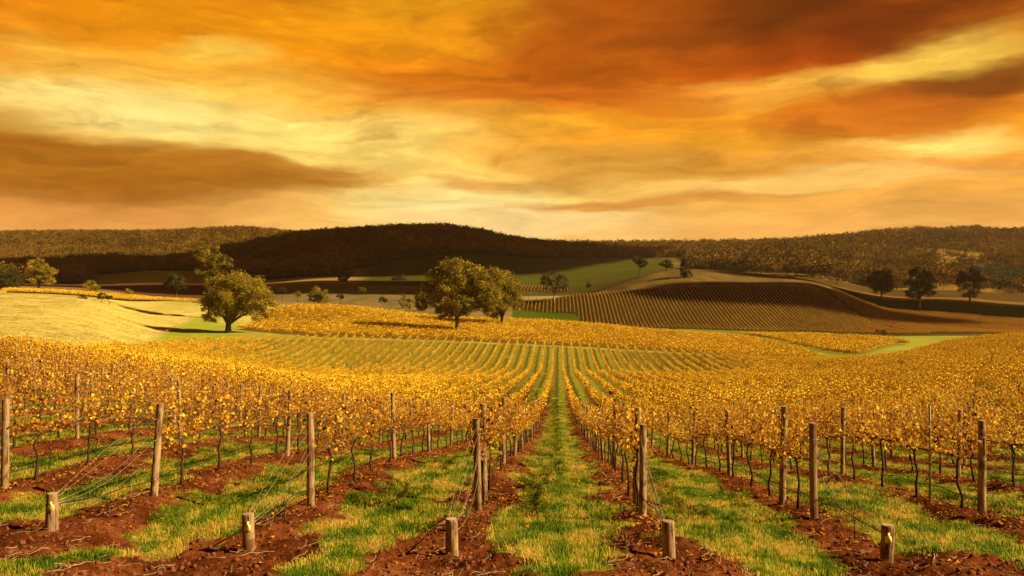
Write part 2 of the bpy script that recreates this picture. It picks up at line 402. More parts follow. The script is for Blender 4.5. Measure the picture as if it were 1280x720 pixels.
def grass_material():
    t = NT('grass_blade')
    at = t.n('ShaderNodeAttribute', attribute_name='tint').outputs['Fac']
    oi = t.n('ShaderNodeObjectInfo').outputs['Random']
    pos = t.n('ShaderNodeNewGeometry').outputs['Position']
    ns = t.noise(t.scalev(pos, (1, .55, 0)), 1.15, 5, .68)
    sx_ = t.n('ShaderNodeSeparateXYZ'); t.inp(sx_, 0, pos)
    lanec = t.math('PINGPONG', t.math('ADD', t.math('MULTIPLY', sx_.outputs[0], 1/RS), 100 - R0/RS), .5)
    f = t.math('ADD', t.math('MULTIPLY', t.math('SUBTRACT', ns, .5), 3.6), .43)
    f = t.math('SUBTRACT', f, t.maprange(lanec, .0, .09, .22, 0))
    f = t.math('ADD', f, t.math('MULTIPLY', t.math('SUBTRACT', oi, .5), .75))
    f = t.math('ADD', f, t.math('MULTIPLY', t.math('SUBTRACT', at, .5), .35), clamp=True)
    c = t.ramp(f, [(0, (.07, .15, .008)), (.28, (.20, .33, .015)), (.5, (.38, .43, .03)), (.7, (.66, .54, .10)), (1, (.70, .46, .13))])
    p = t.n('ShaderNodeBsdfPrincipled'); t.inp(p, 'Base Color', c); p.inputs['Roughness'].default_value = .55
    p.inputs['Specular IOR Level'].default_value = .2
    tr = t.n('ShaderNodeBsdfTranslucent'); t.inp(tr, 0, c)
    mx = t.n('ShaderNodeMixShader'); mx.inputs[0].default_value = .5
    t.L.new(p.outputs[0], mx.inputs[1]); t.L.new(tr.outputs[0], mx.inputs[2])
    t.L.new(mx.outputs[0], t.n('ShaderNodeOutputMaterial').inputs[0])
    return t.m
M_GRASS = grass_material()

def ground_material():
    t = NT('ground_surface')
    base = t.n('ShaderNodeAttribute', attribute_name='land').outputs['Color']
    vine = t.n('ShaderNodeAttribute', attribute_name='vine').outputs['Fac']
    soilv = t.n('ShaderNodeAttribute', attribute_name='soil').outputs['Fac']
    dist = t.n('ShaderNodeAttribute', attribute_name='hillrow').outputs['Fac']
    pos = t.n('ShaderNodeNewGeometry').outputs['Position']
    # dryness of the turf: green against straw
    ns = t.noise(t.scalev(pos, (1, .55, 0)), 1.15, 5, .68)
    fine = t.noise(pos, 14, 5, .7)
    mid = t.noise(pos, 2.2, 4, .6)
    turf = t.ramp(t.math('ADD', t.math('MULTIPLY', t.math('SUBTRACT', ns, .5), 2.4), t.math('MULTIPLY', fine, .9), clamp=True),
                  [(0, (.06, .10, .012)), (.4, (.14, .19, .018)), (.6, (.26, .27, .035)), (.8, (.46, .35, .08)), (1, (.52, .34, .11))])
    soil = t.ramp(t.math('ADD', t.math('MULTIPLY', fine, .6), t.math('MULTIPLY', mid, .4)),
                  [(.25, (.07, .022, .010)), (.5, (.185, .056, .019)), (.75, (.32, .11, .036))])
    soil = t.mix(t.maprange(mid, .55, .75, 0, .35), soil, (.36, .20, .08))
    dk = t.noise(pos, .7, 4, .65)
    soil = t.mix(t.maprange(dk, .42, .62), t.mix(1.0, soil, (.48, .45, .42), 'MULTIPLY'), soil)
    vcol = t.mix(soilv, turf, soil)
    land = t.mix(t.maprange(fine, .3, .7), t.mix(1.0, base, (.72, .72, .72), 'MULTIPLY'), t.mix(1.0, base, (1.25, 1.25, 1.25), 'MULTIPLY'))
    big = t.noise(t.scalev(pos, (1, 2.5, 1)), .11, 5, .65)
    land = t.mix(t.maprange(big, .35, .65), t.mix(1.0, land, (.80, .84, .8), 'MULTIPLY'), land)
    c = t.mix(vine, land, vcol)
    p = t.n('ShaderNodeBsdfPrincipled'); t.inp(p, 'Base Color', c); p.inputs['Roughness'].default_value = .95
    p.inputs['Specular IOR Level'].default_value = 0
    b = t.n('ShaderNodeBump'); b.inputs['Strength'].default_value = .8; b.inputs['Distance'].default_value = .05
    t.inp(b, 'Height', t.math('ADD', fine, mid)); t.L.new(b.outputs[0], p.inputs['Normal'])
    t.L.new(p.outputs[0], t.n('ShaderNodeOutputMaterial').inputs[0])
    return t.m
M_GROUND = ground_material()

# ------------------------------------------------------------------ ground
def relief(x, y):
    """mounded earth under the rows, clods, ruts in the turf (only matters near)"""
    px, D = cam(x, y)
    fade = sst(120, 50, D)
    s = soil_mask(x, y)
    r = ((x - R0) / RS) % 1.0; d = np.abs(r - .5) * RS
    mound = .13 * np.exp(-(d/.55)**2) * sst(11, 14.5, y)
    lump = (fbm(x*1.9, y*1.3, 41, 3) - .5) * .18 + (fbm(x*7, y*7, 44, 3) - .5) * .085 + (vnoise(x*19, y*19, 47) - .5) * .03
    lane = (fbm(x*.8, y*.45, 51, 3) - .5) * .14
    rut = -.045 * np.exp(-((np.abs(d - RS/2) - .62)/.16)**2)   # wheel ruts
    return fade * (mound + s * lump + (1 - s) * (lane*.7 + rut)), s
def H(x, y, fine=True):
    x = np.asarray(x, float); y = np.asarray(y, float)
    z = base_h(x, y)
    px, D = cam(x, y)
    z = z + (fbm(x/60, y/60, 61, 3) - .5) * 2.0 * sst(420, 900, D)
    if fine: z = z + relief(x, y)[0]
    return z
def H1(x, y): return float(H(np.array([x]), np.array([y]))[0])

ys = [-60, -40, -25, -15, -8, -3, 0, 2, 3.5, 5, 6]
y_ = 6.0
while y_ < 4600:
    y_ += max(.05, .0042 * y_) if y_ < 60 else .0068 * y_
    ys.append(y_)
ys = np.array(ys)
NC = 760
s_ = np.linspace(-1, 1, NC)
core = np.clip(s_ / .88, -1, 1)
ext = np.clip((np.abs(s_) - .88) / .12, 0, 1)
W = .74 * np.maximum(ys, 0) + 2.5
X = core[None, :] * W[:, None] + np.sign(s_)[None, :] * (ext**2)[None, :] * (W[:, None] * .5 + 60)
X = X - (np.sin(YAW) * np.maximum(ys, 0))[:, None]
Y = np.broadcast_to(ys[:, None], X.shape)
xs = X.ravel(); yf = Y.ravel()
zz = H(xs, yf)
V = np.stack([xs, yf, zz], 1)
nr = len(ys)
i = np.arange(nr-1)[:, None] * NC; j = np.arange(NC-1)[None, :]
F = np.stack([i+j, i+j+1, i+NC+j+1, i+NC+j], -1).reshape(-1, 4)
g = MB(); g.add(V, F)
gm = g.mesh('ground', M_GROUND, smooth=True)
c, vm, hr = regions(xs, yf)
pxs, Ds = cam(xs, yf)
ca = gm.attributes.new('land', 'FLOAT_COLOR', 'POINT')
ca.data.foreach_set('color', np.concatenate([c, np.ones((len(c), 1))], 1).astype(np.float32).ravel())
gm.attributes.new('vine', 'FLOAT', 'POINT').data.foreach_set('value', vm.astype(np.float32))
gm.attributes.new('soil', 'FLOAT', 'POINT').data.foreach_set('value', soil_mask(xs, yf).astype(np.float32))
gm.attributes.new('hillrow', 'FLOAT', 'POINT').data.foreach_set('value', hr.astype(np.float32))
ground = tag(link('ground', gm), kind='structure')

# ------------------------------------------------------------------ scatter (geometry nodes) for what nobody could count
def scatter(name, pts, rot, scl, idx, variants):
    src = bpy.data.collections.new(name + '_source')
    for k_, me in enumerate(variants):
        o = bpy.data.objects.new('%s_piece_%02d' % (name, k_), me); src.objects.link(o)
    me = bpy.data.meshes.new(name); n = len(pts)
    me.vertices.add(n); me.vertices.foreach_set('co', np.asarray(pts, np.float32).ravel())
    me.attributes.new('rot', 'FLOAT_VECTOR', 'POINT').data.foreach_set('vector', np.asarray(rot, np.float32).ravel())
    me.attributes.new('scl', 'FLOAT_VECTOR', 'POINT').data.foreach_set('vector', np.asarray(scl, np.float32).ravel())
    me.attributes.new('idx', 'INT', 'POINT').data.foreach_set('value', np.asarray(idx, np.int32))
    o = link(name, me)
    ng = bpy.data.node_groups.new(name + '_nodes', 'GeometryNodeTree')
    ng.interface.new_socket('Geometry', in_out='INPUT', socket_type='NodeSocketGeometry')
    ng.interface.new_socket('Geometry', in_out='OUTPUT', socket_type='NodeSocketGeometry')
    N = ng.nodes; L = ng.links
    gi = N.new('NodeGroupInput'); go = N.new('NodeGroupOutput')
    ci = N.new('GeometryNodeCollectionInfo'); ci.inputs[0].default_value = src
    ci.inputs['Separate Children'].default_value = True; ci.inputs['Reset Children'].default_value = True
    iop = N.new('GeometryNodeInstanceOnPoints'); iop.inputs['Pick Instance'].default_value = True
    def attr(nm, typ):
        a = N.new('GeometryNodeInputNamedAttribute'); a.data_type = typ; a.inputs[0].default_value = nm
        return next(s for s in a.outputs if s.enabled and s.name == 'Attribute')
    L.new(gi.outputs[0], iop.inputs['Points']); L.new(ci.outputs[0], iop.inputs['Instance'])
    L.new(attr('idx', 'INT'), iop.inputs['Instance Index'])
    er = N.new('FunctionNodeEulerToRotation'); L.new(attr('rot', 'FLOAT_VECTOR'), er.inputs[0])
    L.new(er.outputs[0], iop.inputs['Rotation']); L.new(attr('scl', 'FLOAT_VECTOR'), iop.inputs['Scale'])
    L.new(iop.outputs[0], go.inputs[0])
    m = o.modifiers.new('scatter', 'NODES'); m.node_group = ng
    return o

# ------------------------------------------------------------------ leaves
LEAF = np.array([[0,0,0],[-.42,-.05,.10],[-.56,.42,.16],[-.27,.60,.04],[0,1,-.10],[.42,-.05,.10],[.56,.42,.16],[.27,.60,.04]])
LEAFF = [np.array([[0,4,3,2,1]]), np.array([[0,5,6,7,4]])]
QUAD = np.array([[-.5,0,0],[-.42,.7,.08],[.1,1.,.0],[.5,.35,-.06]])
def frames(n, up=.35):
    """random orientation matrices, the leaf blade hanging a little"""
    d = rng.normal(size=(n, 3)); d[:, 2] -= up; d /= np.linalg.norm(d, axis=1)[:, None]
    q = rng.normal(size=(n, 3)); e = np.cross(d, q); e /= np.linalg.norm(e, axis=1)[:, None]
    return np.stack([e, d, np.cross(e, d)], 1)       # rows: x, y, z axes
def add_leaves(mb, C, size, tint, shape='leaf', mat=0, up=.35):
    n = len(C); Fm = frames(n, up); T = LEAF if shape == 'leaf' else QUAD
    V = np.einsum('kj,njc->nkc', T, Fm) * np.broadcast_to(size, (n,))[:, None, None] + C[:, None, :]
    m = len(T); base = (np.arange(n) * m)[:, None]
    fs = [base + f for f in LEAFF] if shape == 'leaf' else [base + np.arange(4)[None, :]]
    mb.add(V.reshape(-1, 3), fs, mat, np.repeat(tint, m))

# ------------------------------------------------------------------ grapevine variants
def vine_meshes(seed, full=True, L=1.8, shoots=34, step=.060, size=.060, shape='leaf', top=1.0, wood=True, spread=1.0):
    r = np.random.default_rng(seed)
    w = MB(); f = MB()
    hz = 1.0
    # trunk and cordon arms
    b = r.normal(0, .022, (5, 2)); b[0] = 0
    zt = np.array([-.12, .25, .5, .75, hz-.03])
    w.tube(np.c_[b[:, 0]*1.2, b[:, 1]*1.6, zt], [.036, .028, .024, .024, .030], 6)
    tx, ty = b[-1, 0]*1.2, b[-1, 1]*1.6
    for s in (-1, 1):
        yy = np.linspace(0, L/2 + .04, 6)
        pts = np.c_[tx*(1-yy/yy[-1]) + r.normal(0, .012, 6), ty + s*yy, hz - .03 + .04*np.minimum(yy/.2, 1) + r.normal(0, .014, 6)]
        w.tube(pts, np.linspace(.024, .013, 6), 5)
    Cs = []; Ts = []
    for k_ in range(shoots):
        y0 = -L/2 + L*(k_ + r.uniform(0, 1))/shoots
        ln = r.uniform(.42, 1.05) * top
        if r.random() < .13: ln *= 1.42
        m = 7; t = np.linspace(0, 1, m)
        dx = r.normal(0, .20)*spread; dy = r.normal(0, .20); cx = r.normal(0, .12)*spread; dn = 1
        droop = r.random() < .16
        px = dx*t + cx*t*t; py = y0 + dy*t + r.normal(0, .10)*t*t
        pz = hz + ln*t - (ln*1.25*t*t if droop else .06*t*t)
        pts = np.c_[px, py, pz] + r.normal(0, .008, (m, 3))
        if full: w.tube(pts, np.linspace(.0058, .0026, m), 3, 1, cap=False)
        elif wood and k_ % 3 == 0: w.tube(pts[::3], .006, 3, 1, cap=False)
        nl = int(ln/step); tt = np.clip((np.arange(nl) + r.uniform(0, 1, nl))/nl, 0, 1)
        keep = r.random(nl) < (.9 if r.random() > .30 else .25)
        tt = tt[keep]; nl = len(tt)
        P = np.stack([np.interp(tt, t, pts[:, q]) for q in range(3)], 1) + r.normal(0, .07, (nl, 3)) * (1, 1, .7)
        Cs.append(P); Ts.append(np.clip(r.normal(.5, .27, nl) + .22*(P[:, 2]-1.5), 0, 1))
    # hanging bits under the cordon
    n = int(shoots*.9); P = np.c_[r.normal(0, .13, n), r.uniform(-L/2, L/2, n), hz + r.uniform(-.22, .25, n)]
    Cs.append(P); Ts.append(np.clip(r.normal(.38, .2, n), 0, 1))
    C = np.concatenate(Cs); T = np.concatenate(Ts)
    add_leaves(f, C, size * r.uniform(.5, 1.4, len(C)), T, shape)
    return w, f
NEARV = []
for s in range(9):
    w, f = vine_meshes(100 + s, L=1.8, shoots=33 + s % 4, top=.84 + .04*(s % 4))
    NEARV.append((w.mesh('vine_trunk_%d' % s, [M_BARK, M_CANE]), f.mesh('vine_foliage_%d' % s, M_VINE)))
def merged(seed, L, shoots, step, size, shape, mat, top=.9, spread=.8):
    w, f = vine_meshes(seed, False, L, shoots, step, size, shape, top, spread=spread)
    off = w.n
    for (V_, A_) in zip(f.V, f.A): w.V.append(V_); w.A.append(A_)
    for (F_, m_) in f.F: w.F.append((F_ + off, 2))
    w.n += f.n
    return w.mesh('vine_seg', [M_BARK, M_CANE, mat])
MIDV = [merged(200+s, 1.8, 28, .075, .09, 'leaf', M_VINE, .88) for s in range(7)]
FARV = [merged(300+s, 3.6, 46, .12, .17, 'quad', M_VINE_F, .84, .36) for s in range(6)]
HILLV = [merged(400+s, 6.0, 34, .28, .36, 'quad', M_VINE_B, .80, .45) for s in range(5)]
BLKV = [merged(500+s, 5.0, 44, .19, .30, 'quad', M_VINE_F, .9, .5) for s in range(5)]

CORV = [merged(600+s, 5.0, 54, .17, .32, 'quad', M_VINE_F, .95, .6) for s in range(4)]
ORD = ['first', 'second', 'third', 'fourth', 'fifth', 'sixth', 'seventh', 'eighth', 'ninth', 'tenth', 'eleventh', 'twelfth']
def row_x(k): return R0 + RS * (k + .5)       # k = -1 first left of the lane, 0 first right
def row_name(k):
    return '%s vine row %s of the central grass lane' % (ORD[min(k if k >= 0 else -1-k, 11)], 'right' if k >= 0 else 'left')
def short_row(k):
    return '%s row %s of the grass lane' % (ORD[min(k if k >= 0 else -1-k, 11)], 'right' if k >= 0 else 'left')
POST_Y0 = 14.4

vp = []      # all vine positions of the near block
for kk in range(-90, 92):
    x = row_x(kk)
    y0 = POST_Y0 + .95
    yy = y0 + 1.8*np.arange(170)
    xx = np.full_like(yy, x)
    px, D = cam(xx, yy)
    ok = in_A(px, D, yy) & (px > -230) & (px < 1480)
    for q in np.nonzero(ok)[0]: vp.append((D[q], kk, q, x, yy[q], px[q]))
vp.sort()
things = []; rest = []
for v in vp:
    inside = -25 < v[5] < 1305 and len(things) < 300 and v[0] < 60
    (things if inside else rest).append(v)
used = {}
for (D, kk, q, x, y, px) in things:
    if (kk*31 + q*17) % 29 == 3 and q > 1: continue          # a vine has died here
    s = (kk*7 + q*3 + (q*q) % 5) % 9
    wm, fm = NEARV[s]
    z = H1(x, y)
    e = link('grapevine', None, loc=(x + rng.normal(0, .02), y, z - .02))
    slope = math.atan2(H1(x, y+.9) - H1(x, y-.9), 1.8)
    e.rotation_euler = (slope*.9, 0, math.pi if rng.random() < .5 else 0)
    if e.rotation_euler.z > 1: e.rotation_euler.x = -slope*.9
    e.scale = (1, 1, 1.0 + rng.uniform(-.10, .09) + .25*float(vnoise(x/4, y/5, 5) - .5) + (.16 if kk in (-1, 0) and q < 3 else 0))
    if q < 9: lab = 'golden grapevine, %s from the headland in the %s' % (ORD[q], short_row(kk))
    else: lab = 'golden grapevine well down the %s' % row_name(kk)
    tag(e, lab, 'grapevine', 'grapevines of the %s' % row_name(kk))
    link('trunk', wm, e); link('foliage', fm, e)
# the rest as stuff
P = []; Rr = []; S = []; I = []
for (D, kk, q, x, y, px) in rest:
    if rng.random() < .035: continue
    if D < 75:
        P.append((x, y)); I.append(rng.integers(0, 7)); S.append((1, 1, rng.uniform(.86, 1.08) + .22*float(vnoise(x/4, y/5, 5) - .5)))
    elif q % 2 == 0:
        P.append((x, y + .9)); I.append(7 + rng.integers(0, 6)); S.append((1, 1, rng.uniform(.9, 1.08)))
P = np.array(P); Z = H(P[:, 0], P[:, 1]); sl = (H(P[:, 0], P[:, 1]+2, False) - H(P[:, 0], P[:, 1]-2, False))/4
Rr = np.c_[np.arctan(sl), np.zeros(len(P)), np.zeros(len(P))]
print('VINES things', len(things), 'rest', len(P))
tag(scatter('vineyard_rows', np.c_[P, Z - .02], Rr, S, I, MIDV + FARV),
    'dense golden vine rows running down into the valley and up the facing slope', 'vineyard', kind='stuff')

def block(name, inside, ang, spacing, seg, variants, Drange, prange, label, zs=1.0):
    a = R(ang); dv = np.array([math.sin(a), math.cos(a)]); nv = np.array([math.cos(a), -math.sin(a)])
    cs = [np.array(world(p, d)) for p in prange for d in Drange]
    us = [c_ @ dv for c_ in cs]; vs = [c_ @ nv for c_ in cs]
    U, Vv = np.meshgrid(np.arange(min(us), max(us), seg), np.arange(min(vs), max(vs), spacing))
    U = U.ravel(); Vv = Vv.ravel()
    x = U*dv[0] + Vv*nv[0]; y = U*dv[1] + Vv*nv[1]
    px, D = cam(x, y); ok = inside(px, D)
    x = x[ok]; y = y[ok]; n = len(x)
    h = seg/2
    sl = (H(x+dv[0]*h, y+dv[1]*h, False) - H(x-dv[0]*h, y-dv[1]*h, False))/seg
    z = H(x, y, False)
    print(name, n)
    return tag(scatter(name, np.c_[x, y, z], np.c_[np.arctan(sl), np.zeros(n), np.full(n, -a)],
                       np.c_[np.full(n, 1.), np.ones(n), rng.uniform(.9, 1.1, n)*zs], rng.integers(0, len(variants), n), variants),
               label, 'vineyard', kind='stuff')
block('vineyard_block', in_B, -48, 3.0, 5.0, BLKV, (255, 430), (290, 1030), 'bright golden vineyard block around the big central gum tree')
block('vineyard_corner', in_C, -62, 4.2, 5.0, CORV, (270, 470), (920, 1140), 'small triangular yellow vineyard between two green strips', 1.35)
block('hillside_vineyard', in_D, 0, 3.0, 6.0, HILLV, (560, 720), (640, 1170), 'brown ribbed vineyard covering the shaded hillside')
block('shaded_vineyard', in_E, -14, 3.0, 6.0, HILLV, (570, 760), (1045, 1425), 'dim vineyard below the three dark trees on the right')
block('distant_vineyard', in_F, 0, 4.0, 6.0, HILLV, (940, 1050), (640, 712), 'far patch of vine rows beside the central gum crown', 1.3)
block('strip_vineyard', in_G, 30, 3.0, 5.0, BLKV, (350, 460), (0, 245), 'thin golden vineyard strip behind the pale paddock')

# ------------------------------------------------------------------ posts
def post_mesh(seed, h, r, lean=.015, bury=.25, wob=.006):
    rr = np.random.default_rng(seed); m = MB()
    zs = np.array([-bury, 0, h*.25, h*.5, h*.75, h-.03, h-.008, h])
    k_ = np.array([1.04, 1.03, 1.0, .98, .96, .95, .93, .86]) * r
    cx = rr.normal(0, wob, 8).cumsum()*.5 + rr.normal(0, lean)*zs; cy = rr.normal(0, wob, 8).cumsum()*.5 + rr.normal(0, lean)*zs
    n = 14; an = np.arange(n)*2*math.pi/n
    lob = 1 + .035*np.sin(3*an + rr.uniform(0, 6)) + rr.normal(0, .012, n)
    V = np.stack([np.stack([cx[q] + k_[q]*lob*np.cos(an), cy[q] + k_[q]*lob*np.sin(an), np.full(n, zs[q])], 1) for q in range(8)]).reshape(-1, 3)
    i_ = np.arange(7)[:, None]*n; j_ = np.arange(n)[None, :]
    F_ = np.stack([i_+j_, i_+(j_+1) % n, i_+n+(j_+1) % n, i_+n+j_], -1).reshape(-1, 4)
    m.add(V, [F_], 0); m.add(V[-n:], [np.arange(n)[None, :]], 1)
    me = m.mesh('post', [M_POST, M_POSTEND], smooth=False)
    return me
ENDP = [post_mesh(700+s, 1.68, .068, .026) for s in range(3)]
LINEP = [post_mesh(710+s, 1.80, .056, .03) for s in range(5)]
STUB = [post_mesh(720+s, .52, .088, .03) for s in range(3)]
TALLP = [post_mesh(730+s, 1.95, .065, .012) for s in range(2)]
n_posts = 0; post_rows = {}
def place(name, me, x, y, rz=0, dz=0):
    o = link(name, me, loc=(x, y, H1(x, y) + dz)); o.rotation_euler = (0, 0, rz); return o
ANCH_Y = {-3: 11.34, -2: 11.26, -1: 10.94, 0: 11.05, 1: 11.24}
for kk in (-4, -3, -2, -1, 0, 1, 2):
    x = row_x(kk); y = POST_Y0 + {-4: .1, -3: -.1, -2: -.25, -1: .2, 0: .15, 1: -.05, 2: .2}[kk]
    o = place('end_post', ENDP[kk % 3], x, y, kk*1.3)
    tag(o, 'weathered end post at the near end of the %s' % short_row(kk), 'post', 'end posts of the vine rows')
    post_rows[kk] = (x, y)
    ax, ay = x, ANCH_Y.get(kk, 11.25)
    if kk in ANCH_Y:
        a = place('anchor_post', STUB[kk % 3], ax, ay, kk*2.1)
        tag(a, 'short anchor post %s, %s' % (
            {-3: 'with a yellow tag', -2: 'with a pale yellow tag', -1: 'with mossy top', 0: 'of plain grey wood', 1: 'with a bright yellow tag'}[kk], short_row(kk)), 'anchor post', 'anchor posts on the headland')
        if kk in (-3, -2, 1):
            tm = MB()
            prof = [(-.032, -.055), (.032, -.055), (.036, -.02), (.030, .012), (.012, .030), (.012, .055), (-.012, .055), (-.012, .030), (-.030, .012), (-.036, -.02)]
            n = len(prof)
            Vt = np.array([(px_, -.004, pz_) for px_, pz_ in prof] + [(px_, .004, pz_) for px_, pz_ in prof]) * 1.25
            tm.add(Vt, [np.arange(n)[None, :], (np.arange(n)[::-1] + n)[None, :], np.array([[q, q+n, (q+1) % n+n, (q+1) % n] for q in range(n)])])
            tg = link('row_tag', tm.mesh('row_tag', M_TAG), a)
            ang = -kk*2.1 + math.atan2(-ay, -ax) + math.pi/2 + (0.15 if kk == 1 else -.15)
            rr_ = .100
            tg.rotation_euler = (0, 0, ang); tg.location = (math.sin(ang)*rr_, -math.cos(ang)*rr_, .36)
    for hh_ in (1.02, 1.40):
        m = MB(); an = np.linspace(0, 2*math.pi, 15); m.tube(np.c_[.072*np.cos(an), .072*np.sin(an), hh_ + .006*np.sin(an*2)], .0042, 4)
        m.tube([(.07, 0, hh_), (.10, .01, hh_-.03), (.085, .02, hh_-.08)], .003, 3)
        link('wire_tie', m.mesh('wire_tie', M_WIRE), o)
    # stay wires from end post to anchor
    za = H1(ax, ay); zp = H1(x, y)
    for q in range(5):
        m = MB(); h0 = 1.50 - .17*q; oz = .42 - .02*q
        A = np.array([x + .02*(q-2), y - .07, zp + h0]); B = np.array([ax + .035*(q-2), ay + .09, za + oz])
        t = np.linspace(0, 1, 9)[:, None]; pts = A*(1-t) + B*t
        pts[:, 2] -= (.05 + .05*q) * np.sin(np.pi*t[:, 0]) * (q > 1)
        pts[:, 0] += .05*(q % 3 - 1) * np.sin(np.pi*t[:, 0])
        m.tube(pts - pts[0], .0032, 4)
        o = link('stay_wire', m.mesh('stay_wire', M_WIRE), loc=pts[0])
        tag(o, 'thin stay wire of the end post, %s' % short_row(kk), 'wire', 'stay wires of the %s' % row_name(kk))
    # irrigation riser
    xs_, ys_ = x + .05, ay + 1.35
    m = MB(); m.tube([(0, 0, -.1), (.005, 0, .2), (-.004, .01, .42)], .008, 5)
    m.tube([(-.06, 0, .30), (.06, .02, .31)], .006, 4)
    o = link('riser_stake', m.mesh('riser_stake', M_HOSE), loc=(xs_, ys_, H1(xs_, ys_)))
    tag(o, 'thin black irrigation stake, %s' % short_row(kk), 'stake', 'irrigation stakes on the headland')
    n_posts += 1
# taller second posts standing just behind some end posts
for kk, dy, thin in ((-1, 1.6, 0), (0, 1.45, 0), (1, 1.85, 0), (2, 2.1, 1)):
    x = row_x(kk); y = POST_Y0 + dy
    if thin:
        m = MB(); m.tube([(0, 0, -.2), (0, 0, 1.0), (.01, 0, 1.9)], .022, 6); me = m.mesh('steel_post', M_STEEL)
    else: me = TALLP[kk % 2]
    o = place('strainer_post' if not thin else 'steel_post', me, x - (.03 if kk else 0), y, kk)
    tag(o, ('thin steel post' if thin else 'tall weathered post') + ' behind the end post, %s' % short_row(kk), 'post', 'strainer posts behind the end posts')
    n_posts += 1
cand = []
for kk in range(-60, 60):
    x = row_x(kk)
    for q in range(30):
        y = 21.55 + 5.75*q
        px, D = cam(np.array([x]), np.array([y])); px = px[0]; D = D[0]
        if in_A(px, D, y) and -20 < px < 1300: cand.append((D, kk, q, x, y))
    if kk not in post_rows:
        px, D = cam(np.array([x]), np.array([POST_Y0]))
        if -20 < px[0] < 1300: cand.append((D[0], kk, -1, x, POST_Y0))
cand.sort()
for (D, kk, q, x, y) in cand[:150]:
    o = place('line_post', LINEP[(kk*3 + q*7) % 5], x + rng.normal(0, .02), y, rng.uniform(0, 6))
    o.rotation_euler.x = rng.normal(0, .015); o.rotation_euler.y = rng.normal(0, .015)
    if q < 8: lab = 'weathered line post, %s after the headland, %s' % (ORD[max(q, 0)], short_row(kk))
    else: lab = 'weathered line post far down the %s' % short_row(kk)
    tag(o, lab, 'post', 'line posts of the %s' % row_name(kk))
# ------------------------------------------------------------------ wires and drip hose
for kk in range(-9, 9):
    x = row_x(kk); y0 = POST_Y0 + .1; y1 = 62
    if kk < -5 or kk > 4: y0 = abs(x)/.72 + 1; y1 = 60
    yy = np.arange(y0, y1, 1.15); zt = H(np.full_like(yy, x), yy)
    ysm = np.convolve(np.pad(zt, 3, 'edge'), np.ones(7)/7, 'valid')
    for h0, nm in ((1.02, 'fruiting wire'), (1.36, 'foliage wire'), (1.60, 'top wire')):
        m = MB(); m.tube(np.c_[np.full_like(yy, x + .02), yy, ysm + h0 - .01], .003 if h0 > 1.1 else .0045, 3, cap=False)
        o = link('trellis_wire', m.mesh('trellis_wire', M_WIRE))
        tag(o, '%s strung along the %s' % (nm, row_name(kk)), 'wire', 'trellis wires')
    ya = ANCH_Y.get(kk, y0 - .0)
    yy = np.arange(ya + .1 if kk in ANCH_Y else y0, y1, .45); t = (yy - yy[0])
    zt = H(np.full_like(yy, x), yy, False)
    sag = .05*np.abs(np.sin(t*math.pi/1.8))
    m = MB(); m.tube(np.c_[x + .03*np.sin(t*.9), yy, zt + .43 + .06 - sag - .12*np.exp(-t/.8)], .0085, 5)
    o = link('drip_hose', m.mesh('drip_hose', M_HOSE))
    tag(o, 'black drip hose hanging low along the %s' % row_name(kk), 'hose', 'drip irrigation hoses')

# ------------------------------------------------------------------ grass, clods, fallen leaves, prunings
def tuft(seed, nb=26, h=.15, spread=.11, flat=.6):
    r = np.random.default_rng(seed); m = MB()
    a = r.uniform(0, 6.283, nb); rad = spread*np.sqrt(r.random(nb)); le = h*r.uniform(.45, 1.25, nb)
    ln = r.uniform(.15, 1.0, nb)*flat; w = r.uniform(.0035, .007, nb)
    b = np.stack([rad*np.cos(a), rad*np.sin(a), np.full(nb, -.02)], 1)
    d = a + r.normal(0, .8, nb); dx = np.stack([np.cos(d), np.sin(d), np.zeros(nb)], 1); sx = np.stack([-np.sin(d), np.cos(d), np.zeros(nb)], 1)
    up = np.array([0, 0, 1.])
    p1 = b + dx*(le*ln*.35)[:, None] + up*(le*.6)[:, None]
    p2 = b + dx*(le*ln)[:, None] + up*(le*(1.05 - .35*ln))[:, None]
    V = np.stack([b - sx*w[:, None], b + sx*w[:, None], p1 + sx*(w*.8)[:, None], p1 - sx*(w*.8)[:, None], p2], 1).reshape(-1, 3)
    k5 = (np.arange(nb)*5)[:, None]
    m.add(V, [k5 + np.array([[0, 1, 2, 3]]), k5 + np.array([[3, 2, 4]])], 0, np.repeat(r.random(nb), 5))
    return m.mesh('tuft', M_GRASS)
TUFTS = [tuft(s, 36, .048 + .018*(s % 4), .14) for s in range(8)]
GT = [tuft(30+s, 40, .10, .22) for s in range(4)]
def sample_ground(n, d0, d1, pw=1.0):
    u = rng.random(n); D = (d0**(2-pw) + u*(d1**(2-pw) - d0**(2-pw)))**(1/(2-pw))
    px = rng.uniform(-60, 1340, n); x, y = world(px, D); return x, y, D
x, y, D = sample_ground(150000, 6.5, 34, .8)
s = soil_mask(x, y); cl = fbm(x*.9, y*.9, 71, 3)
keep = (rng.random(len(x)) > s*1.05 - .02) & (rng.random(len(x)) < .22 + cl)
x, y = x[keep], y[keep]; s = s[keep]; n = len(x)
sc_ = rng.uniform(.55, 1.25, n) * (.75 + .6*fbm(x*.6, y*.6, 72, 2)) * (1 - .5*s)
x2, y2, D2 = sample_ground(60000, 33, 95, 1.0)
k2 = rng.random(len(x2)) > soil_mask(x2, y2); x2, y2 = x2[k2], y2[k2]; n2 = len(x2)
XX = np.r_[x, x2]; YY = np.r_[y, y2]; SS = np.r_[sc_, rng.uniform(.9, 1.5, n2)]
print('TUFTS', n, n2)
